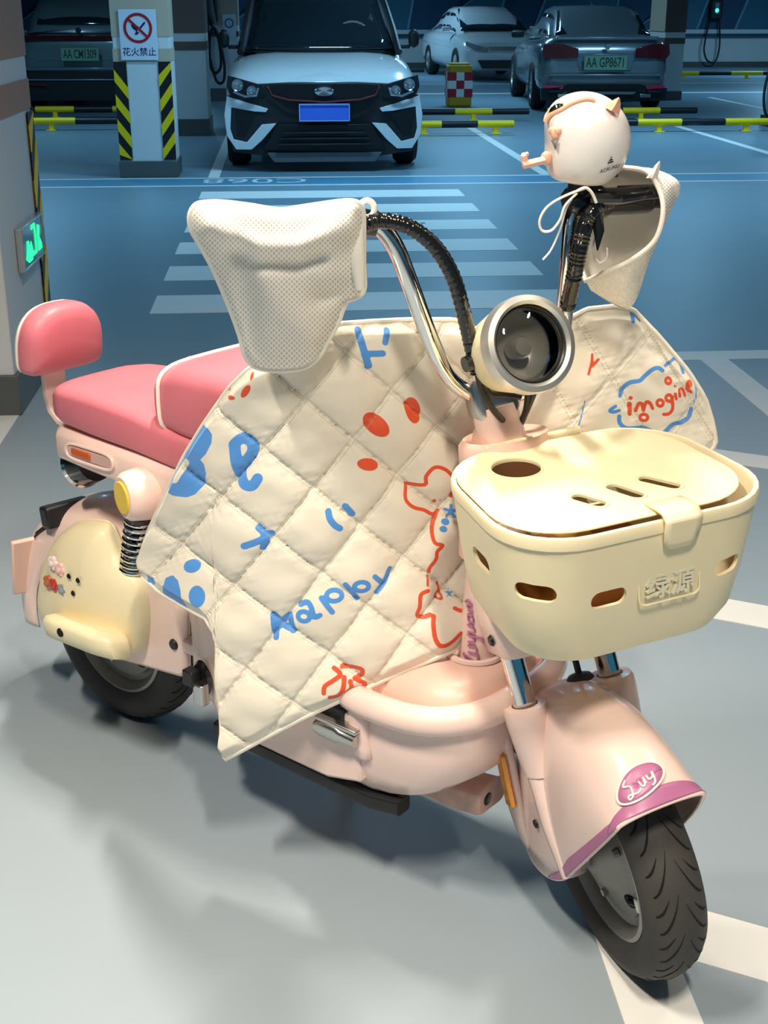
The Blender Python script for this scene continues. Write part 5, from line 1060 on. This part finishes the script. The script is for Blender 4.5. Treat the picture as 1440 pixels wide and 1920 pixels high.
np_mesh('lining', back, M_LINING, bl, BLI)
rim_ = [tuple(CL[i, 0]) for i in range(0, len(xs), 3)] + [tuple(CL[-1, j]) for j in range(0, NV, 40)] + [tuple(CL[i, -1]) for i in range(len(xs) - 1, -1, -3)]
rim_ = [p for k, p in enumerate(rim_) if k == 0 or (Vector(p) - Vector(rim_[k - 1])).length > .004]
MB().tube([Vector(p) - Vector(tuple(nr[0, 0])) * .002 for p in rim_], .0042, 8, close=True).build('edge_binding', M_LINING, pan, BLI)

# ---- mesh hand covers
def knit_material():
    m = bpy.data.materials.new('white_mesh_fabric'); m.use_nodes = True; nt = m.node_tree; b = nt.nodes['Principled BSDF']
    def attr(n): a = nt.nodes.new('ShaderNodeAttribute'); a.attribute_name = n; return a.outputs['Fac']
    def mt(op, a, b_=None):
        n = nt.nodes.new('ShaderNodeMath'); n.operation = op
        for i, v in enumerate((a, b_)):
            if v is None: continue
            if isinstance(v, (int, float)): n.inputs[i].default_value = v
            else: nt.links.new(v, n.inputs[i])
        return n.outputs[0]
    u, v = attr('weave_u'), attr('weave_v')
    def dots(o):
        a = mt('SUBTRACT', mt('FRACT', mt('ADD', u, o)), .5); c = mt('SUBTRACT', mt('FRACT', mt('ADD', v, o)), .5)
        return mt('SQRT', mt('ADD', mt('MULTIPLY', a, a), mt('MULTIPLY', mt('MULTIPLY', c, c), .7)))
    d = mt('MINIMUM', dots(0.0), dots(.5))
    mr = nt.nodes.new('ShaderNodeMapRange'); nt.links.new(d, mr.inputs[0]); mr.inputs[1].default_value = .27; mr.inputs[2].default_value = .17
    hole = mr.outputs[0]
    b.inputs['Base Color'].default_value = lin('f4f0e8') + (1,); b.inputs['Roughness'].default_value = .7
    bp = nt.nodes.new('ShaderNodeBump'); bp.inputs['Strength'].default_value = .6; bp.inputs['Distance'].default_value = .001; nt.links.new(d, bp.inputs['Height']); nt.links.new(bp.outputs['Normal'], b.inputs['Normal'])
    tr = nt.nodes.new('ShaderNodeBsdfTransparent'); mx = nt.nodes.new('ShaderNodeMixShader'); out = nt.nodes['Material Output']
    nt.links.new(mt('MULTIPLY', hole, .42), mx.inputs[0]); nt.links.new(b.outputs[0], mx.inputs[1]); nt.links.new(tr.outputs[0], mx.inputs[2]); nt.links.new(mx.outputs[0], out.inputs['Surface'])
    return m
M_KNIT = knit_material(); M_BIND = mat('cream_binding', lin('f3eee4'), .6)
MO = [(358, 408), (363, 392), (378, 383), (420, 382), (470, 388), (525, 396), (570, 390), (610, 384), (650, 379), (672, 383), (679, 400), (680, 440), (680, 500), (682, 535), (676, 550), (662, 558), (650, 562), (641, 580), (632, 605), (612, 640), (596, 668), (572, 686), (540, 692), (505, 692), (475, 684), (460, 662), (452, 630), (438, 590), (420, 545), (400, 500), (378, 460), (362, 432)]
mo = [(p.x, p.y) for p in catmull([(a, b_, 0) for a, b_ in MO], 5, True)]
mY = lambda px, py: 1.565 + (px - 400) * .00024 + (py - 400) * .00034 + .055
cxm, cym = 535, 500
svals = np.r_[np.linspace(0, .9, 26), np.linspace(.92, 1, 9)][::-1]
mo_a = np.array(mo + [mo[0]]); SX = cxm + (mo_a[None, :, 0] - cxm) * svals[:, None]; SY = cym + (mo_a[None, :, 1] - cym) * svals[:, None]
def polyd(px, py, pts):
    d_ = np.full(px.shape, 1e9)
    for (a, b_), (c, e_) in zip(pts[:-1], pts[1:]):
        t = np.clip(((px - a) * (c - a) + (py - b_) * (e_ - b_)) / ((c - a) ** 2 + (e_ - b_) ** 2), 0, 1); d_ = np.minimum(d_, np.hypot(px - a - t * (c - a), py - b_ - t * (e_ - b_)))
    return d_
bul = np.sqrt(np.clip(1 - svals ** 2.2, 0, 1))[:, None] * np.ones_like(SX)
fold = .016 * np.exp(-(polyd(SX, SY, [(395, 425), (450, 452), (500, 466), (560, 466), (620, 442), (665, 425)]) / 24) ** 2) - .018 * np.exp(-(polyd(SX, SY, [(445, 470), (480, 492), (560, 492), (600, 478)]) / 17) ** 2) + .010 * np.exp(-(polyd(SX, SY, [(480, 500), (540, 590), (590, 640)]) / 30) ** 2) - .012 * np.exp(-(polyd(SX, SY, [(450, 480), (462, 560), (480, 660)]) / 22) ** 2) - .012 * np.exp(-(polyd(SX, SY, [(600, 560), (640, 540)]) / 18) ** 2)
def wpix(px, py, Y):
    u = (px - 720) / F_PX; v = (py - 960) / F_PX; d = np.stack([u, CP - v * SP, -SP - v * CP], -1); return np.array([0, 0, CAM_H]) + d * (Y / d[..., 1])[..., None]
bx0 = mY(SX, SY)
edge_soft = np.clip((1 - svals) * 8, 0, 1)[:, None]
wv_ = {'weave_u': SX / 9.6, 'weave_v': SY / 9.6}
fm_ = np_mesh('mesh_hand_cover', wpix(SX, SY, bx0 - .05 * bul - fold * edge_soft), M_KNIT, bl, BLI, wv_)
fm_['label'] = 'large white mesh hand cover over the right grip'
np_mesh('cover_lining', wpix(SX, SY, bx0 + .085 * bul), mat('cover_lining', lin('f0ebe0'), .75), fm_, BLI)
ed = [PY(a, b_, float(mY(a, b_))) for a, b_ in mo]
MB().tube(ed, .0052, 8, close=True).build('cover_binding', M_BIND, fm_, BLI)
MB().tube([PY(672 + 0, 388, 1.70), PY(668, 430, 1.69), PY(670, 490, 1.69), PY(674, 540, 1.70)], [.008, .010, .010, .007], 10).build('cuff_band', M_BIND, fm_, BLI)
MB().tube([PY(688 + 14 * math.cos(a), 392 + 16 * math.sin(a), 1.71) for a in np.linspace(0, R(360), 21)[:-1]], .0042, 8, close=True).build('hanging_loop', M_BIND, fm_, BLI)
# left cover: opening towards the middle of the bar
near = [(1168, 314), (1212, 322), (1237, 358), (1243, 400), (1228, 450), (1185, 487), (1135, 510), (1098, 527)]; sil = [(1190, 313), (1232, 318), (1275, 345), (1256, 400), (1230, 458), (1204, 520), (1180, 577), (1108, 545)]
farr = [(1098, 527), (1084, 480), (1086, 420), (1102, 372), (1132, 335), (1168, 314)]; sil2 = [(1108, 545), (1180, 577), (1218, 488), (1256, 398), (1270, 350), (1190, 313)]
def sheet(name, a, b_, Ya, Yb, bulge, m, par, Yfa=None):
    a = [(p.x, p.y) for p in catmull([(x, y, 0) for x, y in a], 6)]; b_ = [(p.x, p.y) for p in catmull([(x, y, 0) for x, y in b_], 6)]
    A_, B2 = np.array(a), np.array(b_); t = np.linspace(0, 1, 16)[None, :, None]; G = A_[:, None] * (1 - t) + B2[:, None] * t
    s_ = np.linspace(0, 1, len(a))[:, None]; e_ = np.sin(math.pi * s_)
    Yg = Ya[0] * (1 - e_) + Ya[1] * e_ + (Yb - (Ya[0] * (1 - e_) + Ya[1] * e_)) * t[..., 0] + bulge * np.sin(math.pi * np.clip(t[..., 0] * .9 + .05, 0, 1)) * e_
    return np_mesh(name, wpix(G[..., 0], G[..., 1], Yg), m, par, BLI, {'weave_u': G[..., 0] / 7.0, 'weave_v': G[..., 1] / 7.0})
lm = sheet('mesh_hand_cover', near, sil, (1.83, 1.775), 1.85, -.02, M_KNIT, bl)
lm['label'] = 'smaller white mesh hand cover over the left grip'
sheet('cover_lining', farr, sil2, (1.83, 1.88), 1.86, .03, mat('cover_lining', lin('f0ebe0'), .75), lm)
cn = np_mesh('cover_tip', wpix(np.array([[1108., 1180., 1218., 1256., 1275.], [1108., 1180., 1204., 1256., 1275.]]), np.array([[545., 577., 488., 400., 345.], [545., 577., 520., 400., 345.]]), np.array([[1.86] * 5, [1.85] * 5])), M_BIND, lm, BLI)
rimp = catmull([PY(a, b_, 1.83 - .055 * math.sin(math.pi * i / 7)) for i, (a, b_) in enumerate(near)], 6) + catmull([PY(a, b_, 1.83 + .05 * math.sin(math.pi * i / 5)) for i, (a, b_) in enumerate(farr)], 6)[1:-1]
MB().tube(rimp, .0035, 8, close=True).build('opening_binding', M_BIND, lm, BLI)
ec = MB().loft([[PY(px + dx * w_, 326 + (py - 326) + 0, 1.80 + dy * .006 * w_) for dx, dy in ((-5, 0), (0, -1), (5, 0), (0, 1))] for px, py, w_ in ((1222, 334, 2.2), (1228, 322, 1.6), (1233, 310, 1.0), (1237, 302, .2))]).build('ear_charm', M_WHITEP, lm, BLI)
MB().loft([[PY(px + dx * w_, py, 1.793 + dy * .003) for dx, dy in ((-3, 0), (0, -1), (3, 0), (0, 1))] for px, py, w_ in ((1219, 334, 1.2), (1225, 327, 1.0), (1230, 320, .1))]).build('ear_lining', mat('ear_pink', lin('e58a78'), .5), ec, BLI)
# draw cords
def cord(px, Y, r, name, par=bl, flat=.45): return MB().tube(catmull([PY(a, b_, Y + (c if len(q_) > 2 else 0)) for q_ in px for a, b_, c in [(q_ + (0,))[:3]]], 6), r, 8, flat=flat).build(name, M_BIND, par, BLI)
cord([(1100, 352), (1062, 366), (1028, 386), (1012, 412), (1016, 432), (1034, 432), (1050, 412), (1060, 385), (1082, 362)], 1.735, .0040, 'bow_loop')
cord([(1078, 364), (1062, 390), (1052, 425), (1040, 455), (1031, 472), (1018, 487)], 1.74, .0032, 'cord_tail')
cord([(1082, 358), (1098, 352), (1110, 362), (1118, 380)], 1.73, .0045, 'bow_knot')
cord([(1130, 400), (1118, 440), (1112, 470), (1122, 492), (1136, 484), (1138, 465)], 1.79, .0038, 'inner_cord')

# ================================================================ MINI HELMET PHONE SHADE
HC = PY(1092, 264, 1.79); HR = .0635
hm = thing('mini_helmet', 'small white helmet shaped phone shade with peach trim on the left handlebar', 'phone holder', HC + Vector((0, 0, -HR)), 0)
HI = rootM(HC + Vector((0, 0, -HR)), 0).inverted()
M_HELM = mat('helmet_white', lin('f1ece8'), .25, var=.01, coat=.3); M_PEACH = mat('peach_rubber', lin('f2b89a'), .4)
def helm(a, e):      # a azimuth (0 = image right), e elevation
    d = Vector((math.cos(e) * math.cos(a), math.cos(e) * math.sin(a), math.sin(e)))
    p = Vector((d.x * 1.02, d.y, d.z * (1.0 if d.z > 0 else 1.04)))
    if p.x < -.72: p.x = -.72 - .28 * math.tanh((-.72 - p.x) / .28) * .75
    if p.x < -.35 and p.z < .35: p.x += .12 * min(1, (-.35 - p.x) / .4) * min(1, (.35 - p.z) / .5)
    if p.z < -.80: p.z = -.80 - .2 * math.tanh((-.80 - p.z) / .2) * .55
    return p * HR
tilt = Matrix.Rotation(R(8), 4, 'Y')
rows = [[HC + tilt @ helm(2 * math.pi * k / 60, -math.pi / 2 + math.pi * i / 36) for k in range(61)] for i in range(37)]
hs_ = np_mesh('shell', np.array([[tuple(p) for p in r_] for r_ in rows]), M_HELM, hm, HI)
def HP(px, py, off=.001):    # pixel -> point on the shell ball
    d = ray(px, py).normalized(); o = Vector((0, 0, CAM_H)); oc = o - HC; rr = HR * 1.012 + off
    b_ = oc.dot(d); q_ = b_ * b_ - (oc.dot(oc) - rr * rr); return o + d * (-b_ - math.sqrt(max(q_, 0)))
MB().tube(catmull([HP(*p) for p in ((1022, 228), (1032, 216), (1052, 206), (1072, 194), (1098, 186), (1116, 188))], 5), [.0030] * 26, 8).build('goggle_band', M_PEACH, hs_, HI)
MB().tube(catmull([HP(*p) for p in ((1022, 228), (1026, 214), (1040, 202), (1056, 193))], 5), .0026, 8).build('goggle_band', M_PEACH, hs_, HI)
MB().tube(catmull([HP(*p) for p in ((1030, 212), (1042, 204), (1056, 197))], 4), [.001, .003, .0045, .0052, .0056, .0052, .0045, .003, .001], 8).build('goggle_lens', M_BLACKG, hs_, HI)
def blob(px, py, r_, m, name, par, sz=(1, 1, 1)):
    c = HP(px, py, -.001); return np_mesh(name, np.array([[tuple(c + Vector((r_ * sz[0] * math.cos(e) * math.cos(a), r_ * sz[1] * math.cos(e) * math.sin(a), r_ * sz[2] * math.sin(e)))) for a in np.linspace(0, 2 * math.pi, 25)] for e in np.linspace(-math.pi / 2, math.pi / 2, 13)]), m, par, HI)
blob(1037, 246, .0060, M_PEACH, 'heart_stud', hs_); blob(1046, 246, .0060, M_PEACH, 'heart_stud', hs_); blob(1042, 252, .0065, M_PEACH, 'heart_stud', hs_, (1, .8, 1.1))
blob(1024, 297, .0085, M_PEACH, 'hinge_knob', hs_, (.9, .8, 1.1))
MB().prism([(1034, 262), (1046, 262), (1040, 280)], 0, 1).v
vt = MB(); vt.add([HP(1033, 262, .0008), HP(1046, 262, .0008), HP(1042, 281, .0008)], [(0, 1, 2)]); vt.build('vent_mark', mat('vent_grey', (0.25, 0.24, 0.24), .5), hs_, HI, solid=.0008)
MB().loft([[PY(px + dx * w_, py + dy * w_, 1.748 + dz_ * .008) for dx, dy, dz_ in ((-4.5, -2.5, 0), (0, 0, -1), (4.5, 2.5, 0), (0, 0, 1))] for px, py, w_ in ((1146, 208, 3.2), (1152, 200, 2.5), (1157, 191, 1.5), (1161, 183, .3))]).build('ear', M_PEACH, hs_, HI)
pb = MB()
for a, b_, w_ in (((1022, 300), (980, 310), 11), ((985, 312), (982, 290), 10), ((978, 291), (991, 288), 6)):
    p, q_ = PY(*a, 1.755), PY(*b_, 1.75); pb.tube([p, q_], w_ / 2 / 1350 * 1.4, 4)
pb.build('phone_clip', mat('clip_pink', lin('f3c6b6'), .4), hm, HI, bevel=.001)
MB().tube([PY(1085, 338, 1.80), PY(1082, 362, 1.80)], .014, 12).build('mount_neck', M_BLACKP, hm, HI)
MB().tube([PY(1150, 322, 1.80), PY(1149, 331, 1.80)], .007, 10).build('rubber_foot', M_BLACKP, hm, HI)
lg_ = MB()
LGT = lambda x, y: HP(1143.5 + x * .94 + y * .1, 311 - x * .30 - y, .0012)
tv, tf = text_mesh('ACRUNU', 9.5, bold=True, shear=.15); lg_.add([LGT(x, y - 6) for x, y, _ in tv], tf)
for tri in ([(-6, 5), (7, 5), (5.5, 8), (-4, 8)], [(-3, 9.5), (5, 9.5), (3.5, 12.5), (-1, 12.5)], [(0, 14), (3, 14), (1.6, 18)]): lg_.add([LGT(x, y) for x, y in tri], [tuple(range(len(tri)))])
lg_.build('logo_print', M_BLACKP, hs_, HI, smooth=False)
bpy.context.view_layer.update()
